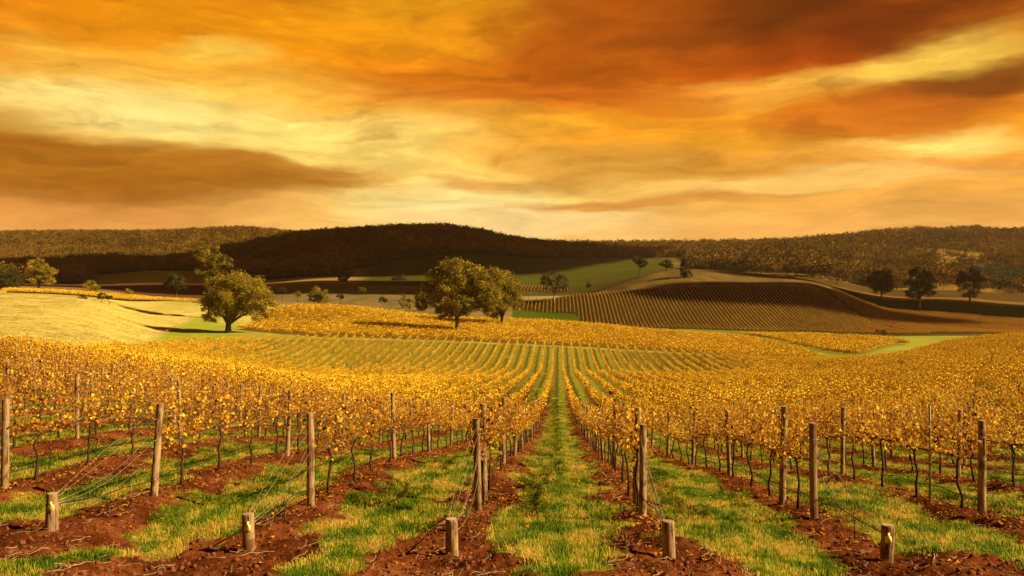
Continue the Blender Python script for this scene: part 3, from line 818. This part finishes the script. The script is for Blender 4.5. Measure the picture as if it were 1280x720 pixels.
tag(scatter('grass', np.c_[XX, YY, H(XX, YY)], np.c_[rng.normal(0, .12, len(XX)), rng.normal(0, .12, len(XX)), rng.uniform(0, 6.28, len(XX))],
            np.c_[SS, SS, SS*rng.uniform(.7, 1.2, len(XX))], np.r_[rng.integers(0, 8, n), rng.integers(8, 12, n2)], TUFTS + GT),
    'patchy green and straw coloured grass between the vine rows', 'grass', kind='stuff')
def clod(seed):
    r = np.random.default_rng(seed); m = MB()
    import bmesh
    bm = bmesh.new(); bmesh.ops.create_icosphere(bm, subdivisions=2, radius=1)
    V = np.array([v.co[:] for v in bm.verts]); F_ = np.array([[v.index for v in f.verts] for f in bm.faces]); bm.free()
    n = fbm(V[:, 0]*1.7+seed*9, V[:, 1]*1.7+V[:, 2]*2.3, seed, 3); V = V*(.6+.8*n)[:, None]*(1, .85, .62)
    m.add(V, [F_]); return m.mesh('clod', M_CLOD)
x, y, D = sample_ground(60000, 6.5, 40, 1.0)
k1 = rng.random(len(x)) < soil_mask(x, y)**2*.38; x, y = x[k1], y[k1]; n = len(x)
ss = .012 + .035*rng.random(n)**3.0
tag(scatter('soil_clods', np.c_[x, y, H(x, y) + ss*.1], rng.uniform(0, 6.28, (n, 3)), np.repeat(ss[:, None], 3, 1), rng.integers(0, 5, n), [clod(q) for q in range(5)]),
    'crumbled red earth clods lying under the vine rows', 'earth clods', kind='stuff')
def litter(seed):
    r = np.random.default_rng(seed); m = MB(); n = 7
    V = LEAF*(1, 1, 1.4); C_ = np.c_[r.normal(0, .12, (n, 2)), r.uniform(.0, .02, n)]
    for q in range(n):
        a = r.uniform(0, 6.28); sz = r.uniform(.03, .06); ti = r.normal(0, .35)
        Rm = np.array(Matrix.Rotation(a, 3, 'Z') @ Matrix.Rotation(ti, 3, 'X'))
        m.add((V*sz) @ Rm.T + C_[q], LEAFF, 0, r.uniform(.0, .62))
    return m.mesh('litter', M_VINE)
x, y, D = sample_ground(16000, 6.5, 45, 1.0)
d = np.abs((((x - R0)/RS) % 1.0) - .5)*RS
k1 = rng.random(len(x)) < (.12 + .8*np.exp(-(d/.8)**2))*.55*sst(9, 16, y); x, y = x[k1], y[k1]; n = len(x)
tag(scatter('fallen_leaves', np.c_[x, y, H(x, y) + .012], np.c_[rng.normal(0, .1, (n, 2)), rng.uniform(0, 6.28, n)], np.ones((n, 3)), rng.integers(0, 6, n), [litter(q) for q in range(6)]),
    'yellow and brown vine leaves fallen on the ground', 'fallen leaves', kind='stuff')
def twig(seed):
    r = np.random.default_rng(seed); m = MB(); n = 6; L = r.uniform(.15, .5)
    p = np.c_[np.linspace(-L/2, L/2, n), r.normal(0, .03, n), np.abs(r.normal(0, .015, n))]
    m.tube(p, np.linspace(.006, .003, n), 4); 
    m.tube(np.array([p[2], p[2] + (.1, .09, .03)]), .0035, 3); return m.mesh('twig', M_DRY)
x, y, D = sample_ground(2600, 6.5, 30, 1.0)
k1 = rng.random(len(x)) < soil_mask(x, y)*.5 + .04; x, y = x[k1], y[k1]; n = len(x)
tag(scatter('prunings', np.c_[x, y, H(x, y) + .012], np.c_[rng.normal(0, .08, (n, 2)), rng.uniform(0, 6.28, n)], np.repeat(rng.uniform(.5, 1.3, (n, 1)), 3, 1), rng.integers(0, 6, n), [twig(q) for q in range(6)]),
    'dry cut canes and twigs scattered under the rows', 'prunings', kind='stuff')

# ------------------------------------------------------------------ trees
def tree(name, px, ybase, D, lobes, seed, label, cat='tree', mat=None, leaf=.55, dens=1.0, trunk_r=.9, bark=None, split=.35, base_z=None, group=None):
    """lobes: (px, y, half width px, half height px) ellipses of foliage as seen; depth from width. Built at the tree's own distance and size."""
    r = np.random.default_rng(seed); k_ = D/1000.0
    bx, by = world(px, D); bz = H1(float(bx), float(by))
    e = link(name, None, loc=(bx, by, bz - .1)); e.rotation_euler.z = YAW
    z_eye = CAMZ
    lb = []
    for (lx, ly, hw, hh) in lobes:
        lb.append(((lx - px)*k_, r.uniform(-.35, .35)*hw*k_, z_eye + (360 - ly)*k_ - (bz - .1), hw*k_, hh*k_))
    topz = max(l[2] + l[4] for l in lb)
    w = MB(); f = MB()
    fork = np.array([r.normal(0, .3), 0, max(.14*topz, split*min(l[2] for l in lb))])
    lean = np.array([0, 0, 0])
    tp = np.array([[0, 0, -.6], [fork[0]*.2, 0, .3], [fork[0]*.6, .1, fork[2]*.5], fork])
    w.tube(tp, [trunk_r*1.35, trunk_r*1.05, trunk_r*.85, trunk_r*.8], 9)
    for (cx, cy, cz, hw, hh) in lb:
        c0 = np.array([cx, cy, cz]); t = np.linspace(0, 1, 6)[:, None]
        mid = fork + (c0 - fork)*np.array([.35, .35, .6])
        pts = fork*(1-t)**2 + 2*mid*t*(1-t) + (c0 + (0, 0, hh*.35))*t*t
        w.tube(pts + r.normal(0, .12, pts.shape)*t, np.linspace(trunk_r*.55, trunk_r*.10, 6), 6)
        nc = int(26*dens*max(.5, (hw*hh/30)**.5)) + 4
        dvec = r.normal(size=(nc, 3)); dvec /= np.linalg.norm(dvec, axis=1)[:, None]
        rad = r.uniform(.45, 1.0, nc)**.6
        cl = c0 + dvec*rad[:, None]*np.array([hw, hw*1.05, hh])*1.06
        cs = r.uniform(.16, .34, nc)*min(hw, hh*1.3)
        for q in range(nc):
            a0 = pts[3] if cl[q, 2] < pts[4, 2] else pts[4]
            tt = np.linspace(0, 1, 4)[:, None]; bp = a0*(1-tt) + cl[q]*tt; bp[1:3, 2] += .1*hh*r.normal()
            w.tube(bp, np.linspace(trunk_r*.14, trunk_r*.03, 4), 3, cap=False)
            nl = int(90*dens*(cs[q]/leaf/2.2)**1.6) + 14
            g_ = r.normal(size=(nl, 3))*cs[q]*np.array([.62, .62, .42]) + cl[q]
            g_[:, 2] -= r.random(nl)**2*cs[q]*.7
            t0 = r.uniform(.2, .8)
            add_leaves(f, g_, leaf*r.uniform(.45, 1.1, nl), np.clip(t0 + r.normal(0, .18, nl), 0, 1), 'quad', up=.6)
    link('trunk', w.mesh('trunk', bark or M_GUMBARK, True), e); link('crown', f.mesh('crown', mat or M_GUM), e)
    return tag(e, label, cat, group)
tree('gum_tree', 285, 416, 280, [(294,364,28,22),(272,360,15,14),(320,368,19,20),(262,383,12,19),(308,388,20,13),(292,350,20,10),(334,384,11,13),(280,378,22,17)], 1,
     'broad dense olive tree casting a dark shadow on the pale paddock', leaf=.42, trunk_r=1.15, dens=1.25)
tree('gum_tree', 262, 405, 335, [(266,317,14,13),(254,316,9,9),(273,330,13,11),(258,336,11,12),(281,326,8,9),(265,356,11,14)], 2,
     'taller slim gum tree rising behind the broad olive tree', leaf=.5, trunk_r=.9)
tree('gum_tree', 572, 412, 300, [(570,337,21,13),(552,350,17,16),(587,350,20,15),(535,366,16,14),(560,368,18,14),(600,366,20,17),(604,350,13,13),(614,372,13,14),(592,340,14,10),(580,380,18,12),(527,378,9,9),(610,382,10,10),(558,388,12,9)], 3,
     'large spreading gum tree with pale trunk amid the golden vines', leaf=.5, trunk_r=.95, bark=M_PALEBARK, dens=1.3, split=.7)
tree('gum_tree', 628, 399, 345, [(620,350,20,15),(612,362,16,16),(638,362,14,14),(622,372,17,14),(643,376,11,10),(618,386,12,9)], 4,
     'rounded gum tree behind the right side of the large spreading tree', leaf=.55, trunk_r=.8)
tree('small_tree', 399, 380, 470, [(399,365,11,9),(393,371,7,7),(405,372,7,6)], 5, 'small bushy tree standing behind the golden vineyard left of centre', leaf=.6, trunk_r=.5)
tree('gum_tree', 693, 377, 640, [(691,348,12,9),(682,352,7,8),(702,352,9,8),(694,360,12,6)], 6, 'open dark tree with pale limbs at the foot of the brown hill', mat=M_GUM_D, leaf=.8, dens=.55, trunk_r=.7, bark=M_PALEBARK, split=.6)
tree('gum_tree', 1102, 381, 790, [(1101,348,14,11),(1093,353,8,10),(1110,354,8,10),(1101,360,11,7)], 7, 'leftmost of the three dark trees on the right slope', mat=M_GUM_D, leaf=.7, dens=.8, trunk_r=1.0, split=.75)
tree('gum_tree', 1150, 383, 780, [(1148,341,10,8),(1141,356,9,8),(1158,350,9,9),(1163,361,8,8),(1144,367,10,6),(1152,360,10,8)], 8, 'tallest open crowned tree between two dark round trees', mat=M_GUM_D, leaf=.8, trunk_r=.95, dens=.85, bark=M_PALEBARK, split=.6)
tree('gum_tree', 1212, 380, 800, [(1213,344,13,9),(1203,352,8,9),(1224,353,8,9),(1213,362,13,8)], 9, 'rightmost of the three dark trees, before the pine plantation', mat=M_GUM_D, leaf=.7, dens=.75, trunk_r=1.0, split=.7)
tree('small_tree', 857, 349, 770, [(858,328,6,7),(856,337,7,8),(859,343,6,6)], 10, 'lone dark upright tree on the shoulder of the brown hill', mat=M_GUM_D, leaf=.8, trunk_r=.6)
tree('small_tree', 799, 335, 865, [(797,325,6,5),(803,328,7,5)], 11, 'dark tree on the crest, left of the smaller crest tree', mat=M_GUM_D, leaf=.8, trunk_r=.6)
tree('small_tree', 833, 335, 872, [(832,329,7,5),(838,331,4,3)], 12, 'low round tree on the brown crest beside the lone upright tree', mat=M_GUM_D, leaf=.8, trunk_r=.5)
tree('gum_tree', 48, 362, 460, [(46,332,12,8),(39,342,9,9),(58,340,10,9),(50,350,12,6),(62,350,7,5)], 13, 'spreading gum tree at the back of the pale paddock', leaf=.55, trunk_r=.6, split=.6)
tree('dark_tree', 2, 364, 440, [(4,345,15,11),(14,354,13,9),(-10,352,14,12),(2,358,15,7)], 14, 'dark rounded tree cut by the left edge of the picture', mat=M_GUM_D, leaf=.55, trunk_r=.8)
tree('bush', 113, 366, 445, [(112,357,9,6),(117,360,6,5)], 15, 'round olive bush beyond the pale paddock', 'bush', leaf=.5, trunk_r=.35)
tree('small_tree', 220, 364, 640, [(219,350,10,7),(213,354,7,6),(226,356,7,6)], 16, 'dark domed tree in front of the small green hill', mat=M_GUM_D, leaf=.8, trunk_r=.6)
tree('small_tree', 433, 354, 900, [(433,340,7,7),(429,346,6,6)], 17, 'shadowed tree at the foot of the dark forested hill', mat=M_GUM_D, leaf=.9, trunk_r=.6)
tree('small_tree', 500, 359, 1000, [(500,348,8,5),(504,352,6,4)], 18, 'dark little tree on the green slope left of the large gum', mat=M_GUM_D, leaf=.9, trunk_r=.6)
tree('bush', 507, 388, 520, [(505,376,6,7),(513,379,5,7)], 19, 'grey green shrub beside the left edge of the large gum crown', 'bush', leaf=.6, trunk_r=.3)
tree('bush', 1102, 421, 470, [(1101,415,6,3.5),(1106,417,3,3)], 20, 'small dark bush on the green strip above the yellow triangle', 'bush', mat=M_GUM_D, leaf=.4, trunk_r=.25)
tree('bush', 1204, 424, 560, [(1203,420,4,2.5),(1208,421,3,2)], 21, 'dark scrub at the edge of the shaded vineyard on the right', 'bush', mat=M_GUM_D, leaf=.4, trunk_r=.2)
for q, (p_, y_b, d_, w_, l_) in enumerate([(352, 366, 620, 5, 'grey brown scrub left of the small bushy tree'), (372, 371, 560, 4, 'tiny scrub bush just left of the small bushy tree'),
        (425, 374, 540, 4, 'low scrub just right of the small bushy tree'), (452, 366, 700, 5, 'low scrub on the dull grass midway to the large gum'), (478, 378, 520, 5, 'scrub bush on the dull grass before the grey green shrub'),
        (940, 352, 800, 5, 'low dark scrub on the brown hill right of the lone upright tree'), (985, 351, 860, 6, 'scrub bush near the right foot of the brown hill'), (1040, 356, 950, 7, 'scrub beyond the top of the hillside vineyard'),
        (735, 360, 720, 3, 'scrub beside the pale track on the brown hill'), (160, 368, 520, 4, 'scrub bush beyond the thin golden vineyard strip')]):
    tree('bush', p_, y_b, d_, [(p_, y_b-4, w_, 3.2), (p_+w_*.7, y_b-3, w_*.6, 2.4)], 50+q, l_, 'bush', mat=M_GUM if q % 2 else M_GUM_D, leaf=.45, trunk_r=.2)
for q, (p_, w_, l_) in enumerate([(105,5,'left'), (127,6,'larger'), (136,4,'right')]):
    tree('bush', p_, 375, 330, [(p_,371-(q==1)*1.5,w_,2.6+(q==1)*1.4)], 30+q, 'low dark bush on the paddock rim, %s one of three' % l_, 'bush', mat=M_GUM_D, leaf=.32, trunk_r=.15)

# ------------------------------------------------------------------ forest on the hills (stuff)
def ftree(seed, h, w, mat, n=84):
    r = np.random.default_rng(seed); m = MB()
    m.tube([(0, 0, -1), (0, 0, h*.55)], [.35, .2], 4, 1)
    nc = 6; c = np.c_[r.normal(0, w*.28, (nc, 2)), h*r.uniform(.5, .85, nc)]
    for q in range(nc):
        g_ = c[q] + r.normal(size=(n//nc+3, 3))*np.array([w*.24, w*.24, h*.13])
        add_leaves(m, g_, w*.19*r.uniform(.6, 1.2, len(g_)), np.clip(r.uniform(.35, .75) + r.normal(0, .10, len(g_)), 0, 1), 'quad')
    return m.mesh('forest_tree', [mat, M_GUMBARK])
FT = [ftree(s, 13 + s % 3*2.5, 10 + s % 2*2, M_FOREST) for s in range(6)]
n = 125000
D = np.sqrt(rng.uniform(1000**2, 2950**2, n)); px = rng.uniform(-290, 1600, n)
x, y = world(px, D); f = forest_mask(px, D, x, y)
dn = fbm(x/70, y/70, 81, 3)
keep = f & (rng.random(n) < np.where(px > 930, sst(.40, .56, dn)*.72 + .06, sst(.22, .42, dn)*.5 + .55))
pine = f & (px > 1190 + (1350-D)*.2) & (D > 1075) & (D < 1420)
hid = ~((D > 2420) & (px > 430))
k1 = keep & ~pine & hid; x1, y1 = x[k1], y[k1]; m_ = len(x1); print('FOREST', m_)
ss = rng.uniform(.55, 1.35, m_)
tag(scatter('forest', np.c_[x1, y1, H(x1, y1, False)], np.c_[np.zeros((m_, 2)), rng.uniform(0, 6.28, m_)], np.repeat(ss[:, None], 3, 1), rng.integers(0, 6, m_), FT),
    'brown and dark bushland covering the far hills', 'forest', kind='stuff')
PT = [ftree(50+s, 15, 7, M_PINE, 40) for s in range(3)]
n = 2600; D = rng.uniform(1075, 1420, n); px = rng.uniform(1190, 1370, n); x, y = world(px, D)
kp = px > 1200 + (1420-D)*.12; x, y = x[kp], y[kp]; m_ = len(x)
tag(scatter('pine_plantation', np.c_[x, y, H(x, y, False)], np.c_[np.zeros((m_, 2)), rng.uniform(0, 6.28, m_)], np.ones((m_, 3))*.9, rng.integers(0, 3, m_), PT),
    'dark green pine plantation on the far right hillside', 'forest', kind='stuff')

# ------------------------------------------------------------------ pasture grass
def straw():
    t = NT('pasture_grass')
    pos = t.n('ShaderNodeNewGeometry').outputs['Position']
    at = t.n('ShaderNodeAttribute', attribute_name='tint').outputs['Fac']
    oi = t.n('ShaderNodeObjectInfo').outputs['Random']
    ns = t.noise(pos, .11, 5, .7)
    f = t.math('ADD', t.math('MULTIPLY', t.math('SUBTRACT', ns, .5), 3.6), t.math('ADD', t.math('MULTIPLY', oi, .5), t.math('MULTIPLY', at, .3)), clamp=True)
    c = t.ramp(f, [(0, (.22, .22, .04)), (.3, (.44, .41, .12)), (.6, (.64, .55, .25)), (1, (.80, .70, .36))])
    p = t.n('ShaderNodeBsdfDiffuse'); t.inp(p, 0, c); tr = t.n('ShaderNodeBsdfTranslucent'); t.inp(tr, 0, c)
    mx = t.n('ShaderNodeMixShader'); mx.inputs[0].default_value = .4
    t.L.new(p.outputs[0], mx.inputs[1]); t.L.new(tr.outputs[0], mx.inputs[2])
    t.L.new(mx.outputs[0], t.n('ShaderNodeOutputMaterial').inputs[0]); return t.m
M_STRAW = straw()
PG = [tuft(60+s, 60, .34, .8, .9) for s in range(5)]
for me_ in PG: me_.materials.clear(); me_.materials.append(M_STRAW)
n = 60000; D = np.sqrt(rng.uniform(125**2, 352**2, n)); px = rng.uniform(-230, 290, n); x, y = world(px, D)
cl = fbm(x/7, y/7, 91, 4)
kp = (px < 184 + 57*(D-228)/110) & (D < ip(px, [(-300,338),(0,340),(100,352),(200,352)])) & (rng.random(n) < sst(.3, .6, cl)*.6+.4)
x, y, px = x[kp], y[kp], px[kp]; m_ = len(x); ss = rng.uniform(.4, .9, m_)
tag(scatter('pasture', np.c_[x, y, H(x, y)], np.c_[np.zeros((m_, 2)), rng.uniform(0, 6.28, m_)], np.repeat(ss[:, None], 3, 1)*(1, 1, .8), rng.integers(0, 5, m_), PG),
    'pale dry pasture grass on the sunlit paddock', 'grass', kind='stuff')

# ------------------------------------------------------------------ air
hz = MB(); hz.box((0, 2280, 92), (12400, 4900, 290))
tm_ = NT('warm_haze'); pv = tm_.n('ShaderNodeVolumePrincipled')
pv.inputs['Color'].default_value = (1.0, .80, .56, 1); pv.inputs['Density'].default_value = HAZE; pv.inputs['Anisotropy'].default_value = .2
tm_.L.new(pv.outputs[0], tm_.n('ShaderNodeOutputMaterial').inputs['Volume'])
tag(link('haze', hz.mesh('haze', tm_.m)), kind='stuff')
# ------------------------------------------------------------------ paddock fence
m = MB(); fx = []
for t in np.linspace(0, 1, 26):
    p_ = 186 + 58*t; d_ = 228 + 110*t; x, y = world(p_, d_); fx.append((float(x), float(y), H1(float(x), float(y))))
fe = link('paddock_fence', None, loc=fx[0])
for (x, y, z) in fx:
    mm = MB(); mm.tube([(0, 0, -.2), (0, 0, 1.15)], .07, 6)
    link('fence_post', mm.mesh('fence_post', M_POSTEND), fe, (x-fx[0][0], y-fx[0][1], z-fx[0][2]))
for h0 in (.4, .75, 1.05):
    mm = MB(); mm.tube(np.array(fx) - np.array(fx[0]) + (0, 0, h0), .012, 3); link('fence_wire', mm.mesh('fence_wire', M_WIRE), fe)
tag(fe, 'thin post and wire fence between the pale paddock and green sward', 'fence')

# ------------------------------------------------------------------ clouds overhead (out of the picture), they shade the hills
def cloud_material():
    t = NT('cloud_vapour')
    pos = t.n('ShaderNodeTexCoord').outputs['Object']
    ns = t.noise(pos, .006, 4, .6)
    p = t.n('ShaderNodeBsdfDiffuse'); p.inputs[0].default_value = (.75, .72, .7, 1)
    tr = t.n('ShaderNodeBsdfTransparent'); mx = t.n('ShaderNodeMixShader')
    t.inp(mx, 0, t.maprange(ns, .26, .42, .40, .90)); t.L.new(tr.outputs[0], mx.inputs[1]); t.L.new(p.outputs[0], mx.inputs[2])
    t.L.new(mx.outputs[0], t.n('ShaderNodeOutputMaterial').inputs[0]); return t.m
M_CLOUD = cloud_material()
def cloud(px, D, a, b, alt, seed, label, rot=0):
    gx, gy = world(px, D); gz = H1(float(gx), float(gy)); t = (alt - gz)/SUNV.z
    m = MB(); nu, nv = 40, 20
    u = np.arange(nu)*2*math.pi/nu; v = np.linspace(-math.pi/2, math.pi/2, nv)
    U, Vv = np.meshgrid(u, v); X_ = np.cos(Vv)*np.cos(U); Y_ = np.cos(Vv)*np.sin(U); Z_ = np.sin(Vv)
    nn = fbm(X_*1.6+seed*7+5, Y_*1.6+Z_*1.1+9, seed, 4)
    k_ = .72 + .6*nn
    P_ = np.stack([X_*a*k_, Y_*b*k_, Z_*min(a, b)*.22*k_], -1).reshape(-1, 3)
    i_ = np.arange(nv-1)[:, None]*nu; j_ = np.arange(nu)[None, :]
    m.add(P_, [np.stack([i_+j_, i_+(j_+1) % nu, i_+nu+(j_+1) % nu, i_+nu+j_], -1).reshape(-1, 4)])
    o = link('cloud', m.mesh('cloud', M_CLOUD, True), loc=(gx + SUNV.x*t, gy + SUNV.y*t, gz + SUNV.z*t)); o.rotation_euler.z = rot
    tag(o, label, 'cloud', kind='stuff')
cloud(455, 1680, 590, 640, 1300, 1, 'grey cloud high over the dark forested hill')
cloud(140, 1540, 400, 360, 1150, 2, 'grey cloud high over the left bushland')
cloud(1200, 815, 300, 70, 900, 3, 'grey cloud high over the three dark trees')

cloud(1030, 690, 170, 46, 850, 4, 'grey cloud high over the hillside vineyard')
cloud(300, 850, 280, 130, 900, 5, 'grey cloud high over the left valley')

# ------------------------------------------------------------------ sky (world)
def build_world():
    t = NT('World', world=True)
    sc.world = t.m
    gen = t.n('ShaderNodeTexCoord').outputs['Generated']
    sep = t.n('ShaderNodeSeparateXYZ'); t.inp(sep, 0, gen)
    az = t.math('MULTIPLY', t.math('ARCTAN2', sep.outputs[0], sep.outputs[1]), 180/math.pi)
    el = t.math('MULTIPLY', t.math('ARCSINE', sep.outputs[2]), 180/math.pi)
    cv = t.n('ShaderNodeCombineXYZ'); t.inp(cv, 0, t.math('MULTIPLY', az, .055)); t.inp(cv, 1, t.math('MULTIPLY', el, .20))
    warpN = t.n('ShaderNodeTexNoise'); t.inp(warpN, 'Vector', cv.outputs[0]); warpN.inputs['Scale'].default_value = 1.0
    warpN.inputs['Detail'].default_value = 5; warpN.inputs['Roughness'].default_value = .55; warpN.inputs['Distortion'].default_value = .15
    ws = t.n('ShaderNodeSeparateColor'); t.inp(ws, 0, warpN.outputs[1])
    azw = t.math('ADD', az, t.math('MULTIPLY', t.math('SUBTRACT', ws.outputs[0], .5), 20))
    elw = t.math('ADD', el, t.math('MULTIPLY', t.math('SUBTRACT', ws.outputs[1], .5), 6.0))
    def lin(c): return tuple(((v/255)/12.92 if v/255 <= .04045 else ((v/255+.055)/1.055)**2.4) for v in c)
    # streak texture
    cs = t.n('ShaderNodeCombineXYZ'); t.inp(cs, 0, t.math('MULTIPLY', azw, .10)); t.inp(cs, 1, t.math('MULTIPLY', elw, .75))
    st = t.noise(cs.outputs[0], 1.0, 8, .6, .15)
    cs2 = t.n('ShaderNodeCombineXYZ'); t.inp(cs2, 0, t.math('MULTIPLY', az, .16)); t.inp(cs2, 1, t.math('MULTIPLY', el, .55)); cs2.inputs[2].default_value = 4
    st2 = t.noise(cs2.outputs[0], 1.0, 8, .66, .2)
    c = t.ramp(t.math('DIVIDE', elw, 40), [(0, lin((228,165,98))), (.10, lin((240,178,92))), (.22, lin((242,168,46))), (.36, lin((234,146,18))), (.55, lin((196,104,14))), (.8, lin((120,58,10))), (1, lin((80,42,12)))])
    def blob(px, py, hw, hh, col, k_=1.0, tilt=0, soft=.55):
        nonlocal c
        a0 = math.degrees(math.atan((px-640)/1000) - YAW); e0 = math.degrees(math.atan((360-py)/math.hypot(1000, px-640)))
        ka = math.cos(math.atan((px-640)/1000))**2
        A = hw*.0573*ka; B = hh*.0573
        dx = t.math('SUBTRACT', azw, a0); dy = t.math('SUBTRACT', elw, e0)
        if tilt: dy = t.math('SUBTRACT', dy, t.math('MULTIPLY', dx, tilt))
        q = t.math('ADD', t.math('POWER', t.math('ABSOLUTE', t.math('DIVIDE', dx, A)), 2.0), t.math('POWER', t.math('ABSOLUTE', t.math('DIVIDE', dy, B)), 2.0))
        mk = t.maprange(t.math('SQRT', q), 1+soft, 1-soft, 0, k_)
        c = t.mix(mk, c, lin(col))
    blob(60, 60, 230, 80, (226,130,12), .85)
    blob(350, 60, 260, 60, (240,156,14), .85)
    blob(600, 20, 170, 40, (224,156,20), .75)
    blob(620, 95, 190, 50, (208,110,18), .8)
    blob(90, 203, 340, 46, (172,104,16), .99, -.02, .45)
    blob(420, 222, 130, 20, (196,128,40), .6)
    blob(230, 140, 330, 52, (255,214,96), .8, -.03, .85)
    blob(220, 146, 240, 24, (255,236,150), .95, -.03, .8)
    blob(430, 180, 150, 34, (255,226,124), .8, -.12, .8)
    blob(570, 250, 260, 46, (255,218,124), .85, 0, .85)
    blob(570, 262, 120, 26, (255,238,162), .9, 0, .8)
    blob(640, 282, 170, 18, (255,222,156), .85)
    blob(290, 62, 50, 10, (255,214,90), .7, 0, .9); blob(50, 50, 50, 26, (250,196,70), .5, 0, .9)
    blob(120, 268, 240, 26, (222,150,78), .6)
    blob(970, 22, 270, 62, (100,42,3), .98, 0, .5)
    blob(760, 60, 130, 55, (176,84,12), .75)
    blob(1180, 20, 190, 50, (122,48,4), .85)
    blob(700, 105, 60, 14, (170,84,14), .5, 0, .9); blob(760, 122, 50, 8, (160,76,12), .5, 0, .9)
    blob(990, 82, 150, 26, (206,86,12), .55)
    blob(970, 105, 110, 18, (255,200,78), .9, .06, .75)
    blob(1180, 64, 140, 20, (255,210,88), .95, .10, .7)
    blob(1220, 98, 120, 22, (112,54,8), .95, .08)
    blob(1110, 135, 200, 26, (206,108,22), .8)
    blob(740, 118, 230, 20, (214,112,26), .7)
    blob(1150, 180, 120, 16, (255,222,124), .8)
    blob(780, 210, 130, 24, (206,150,58), .75)
    blob(1000, 200, 120, 16, (244,172,70), .6)
    blob(1190, 206, 130, 14, (232,152,62), .7)
    blob(1000, 226, 200, 14, (250,206,120), .7)
    blob(800, 258, 160, 9, (214,146,62), .8, .06)
    blob(600, 228, 70, 10, (226,156,72), .6)
    blob(70, 206, 330, 36, (168,104,22), .93, -.03, .4)
    blob(330, 218, 130, 18, (184,118,34), .8, -.03, .5)
    # small torn wisps, light and dark
    c3 = t.n('ShaderNodeCombineXYZ'); t.inp(c3, 0, t.math('MULTIPLY', azw, .13)); t.inp(c3, 1, t.math('MULTIPLY', elw, .50)); c3.inputs[2].default_value = 9
    w3 = t.noise(c3.outputs[0], 1.0, 6, .56, .1)
    zone = t.math('MULTIPLY', t.maprange(el, 4.5, 9, 0, 1), t.maprange(st2, .42, .60, 0, 1))
    c = t.mix(t.math('MULTIPLY', t.maprange(w3, .48, .72, 0, .9), zone), c, t.mix(1.0, c, (1.25, 1.45, 1.6), 'MULTIPLY'))
    c = t.mix(t.math('MULTIPLY', t.maprange(w3, .47, .28, 0, .42), t.maprange(el, 5, 10, 0, 1)), c, lin((140, 66, 8)))
    # streaks brighten and darken the whole
    f = t.maprange(st, .30, .70, .72, 1.16, False)
    f2 = t.maprange(st2, .30, .70, .86, 1.09, False)
    hz = t.maprange(el, 0, 6, 0, 1)
    fm = t.math('MULTIPLY', f, f2)
    fm = t.math('ADD', 1.0, t.math('MULTIPLY', t.math('SUBTRACT', fm, 1.0), t.math('ADD', .25, t.math('MULTIPLY', hz, .75))))
    vm_ = t.n('ShaderNodeVectorMath', operation='SCALE'); t.inp(vm_, 0, c); t.inp(vm_, 'Scale', fm); c = vm_.outputs[0]
    c = t.mix(1.0, c, (1.05, .965, .80), 'MULTIPLY')
    # unseen sky overhead and behind the camera, dimmed to lower the fill light
    fill_dim = t.math('MULTIPLY', t.maprange(el, 21, 38, 1, .22), t.maprange(sep.outputs[1], -.5, .45, .55, 1))
    vm2 = t.n('ShaderNodeVectorMath', operation='SCALE'); t.inp(vm2, 0, c); t.inp(vm2, 'Scale', fill_dim); c = vm2.outputs[0]
    sky = t.n('ShaderNodeTexSky'); sky.sky_type = 'NISHITA'; sky.sun_disc = False
    sky.sun_elevation = SUN_EL; sky.sun_rotation = math.pi/2 - SUN_AZ
    b1 = t.n('ShaderNodeBackground'); t.inp(b1, 0, c); b1.inputs[1].default_value = SKY_K
    b2 = t.n('ShaderNodeBackground'); t.L.new(sky.outputs[0], b2.inputs[0]); b2.inputs[1].default_value = .06
    mx = t.n('ShaderNodeMixShader'); mx.inputs[0].default_value = .0012     # thin gaps in the cloud
    t.L.new(b1.outputs[0], mx.inputs[1]); t.L.new(b2.outputs[0], mx.inputs[2])
    t.L.new(mx.outputs[0], t.n('ShaderNodeOutputWorld').inputs[0])
    try: t.m.cycles.sampling_method = 'MANUAL'; t.m.cycles.sample_map_resolution = 512
    except Exception: pass
SKY_K = .545
EXPO = 1.0
build_world()
sl = bpy.data.lights.new('sun', 'SUN'); sl.energy = 5.0; sl.angle = R(.6); sl.color = (1.0, .72, .34)
so = link('sun', sl); so.rotation_euler = SUNV.to_track_quat('Z', 'Y').to_euler()

# ------------------------------------------------------------------ camera
cd = bpy.data.cameras.new('camera'); cd.sensor_width = 36; cd.lens = 36*1000/1280; cd.clip_start = .1; cd.clip_end = 12000
co = link('camera', cd, loc=(0, 0, CAMZ)); co.rotation_euler = (R(90), 0, YAW)
sc.camera = co
sc.view_settings.view_transform = 'Standard'; sc.view_settings.look = 'None'; sc.view_settings.gamma = 1
sc.view_settings.exposure = EXPO; sc.view_settings.use_curve_mapping = False
cy = sc.cycles
cy.max_bounces = 4; cy.diffuse_bounces = 2; cy.glossy_bounces = 1; cy.transmission_bounces = 2; cy.transparent_max_bounces = 8; cy.volume_bounces = 0
cy.use_denoising = True; cy.caustics_reflective = False; cy.caustics_refractive = False
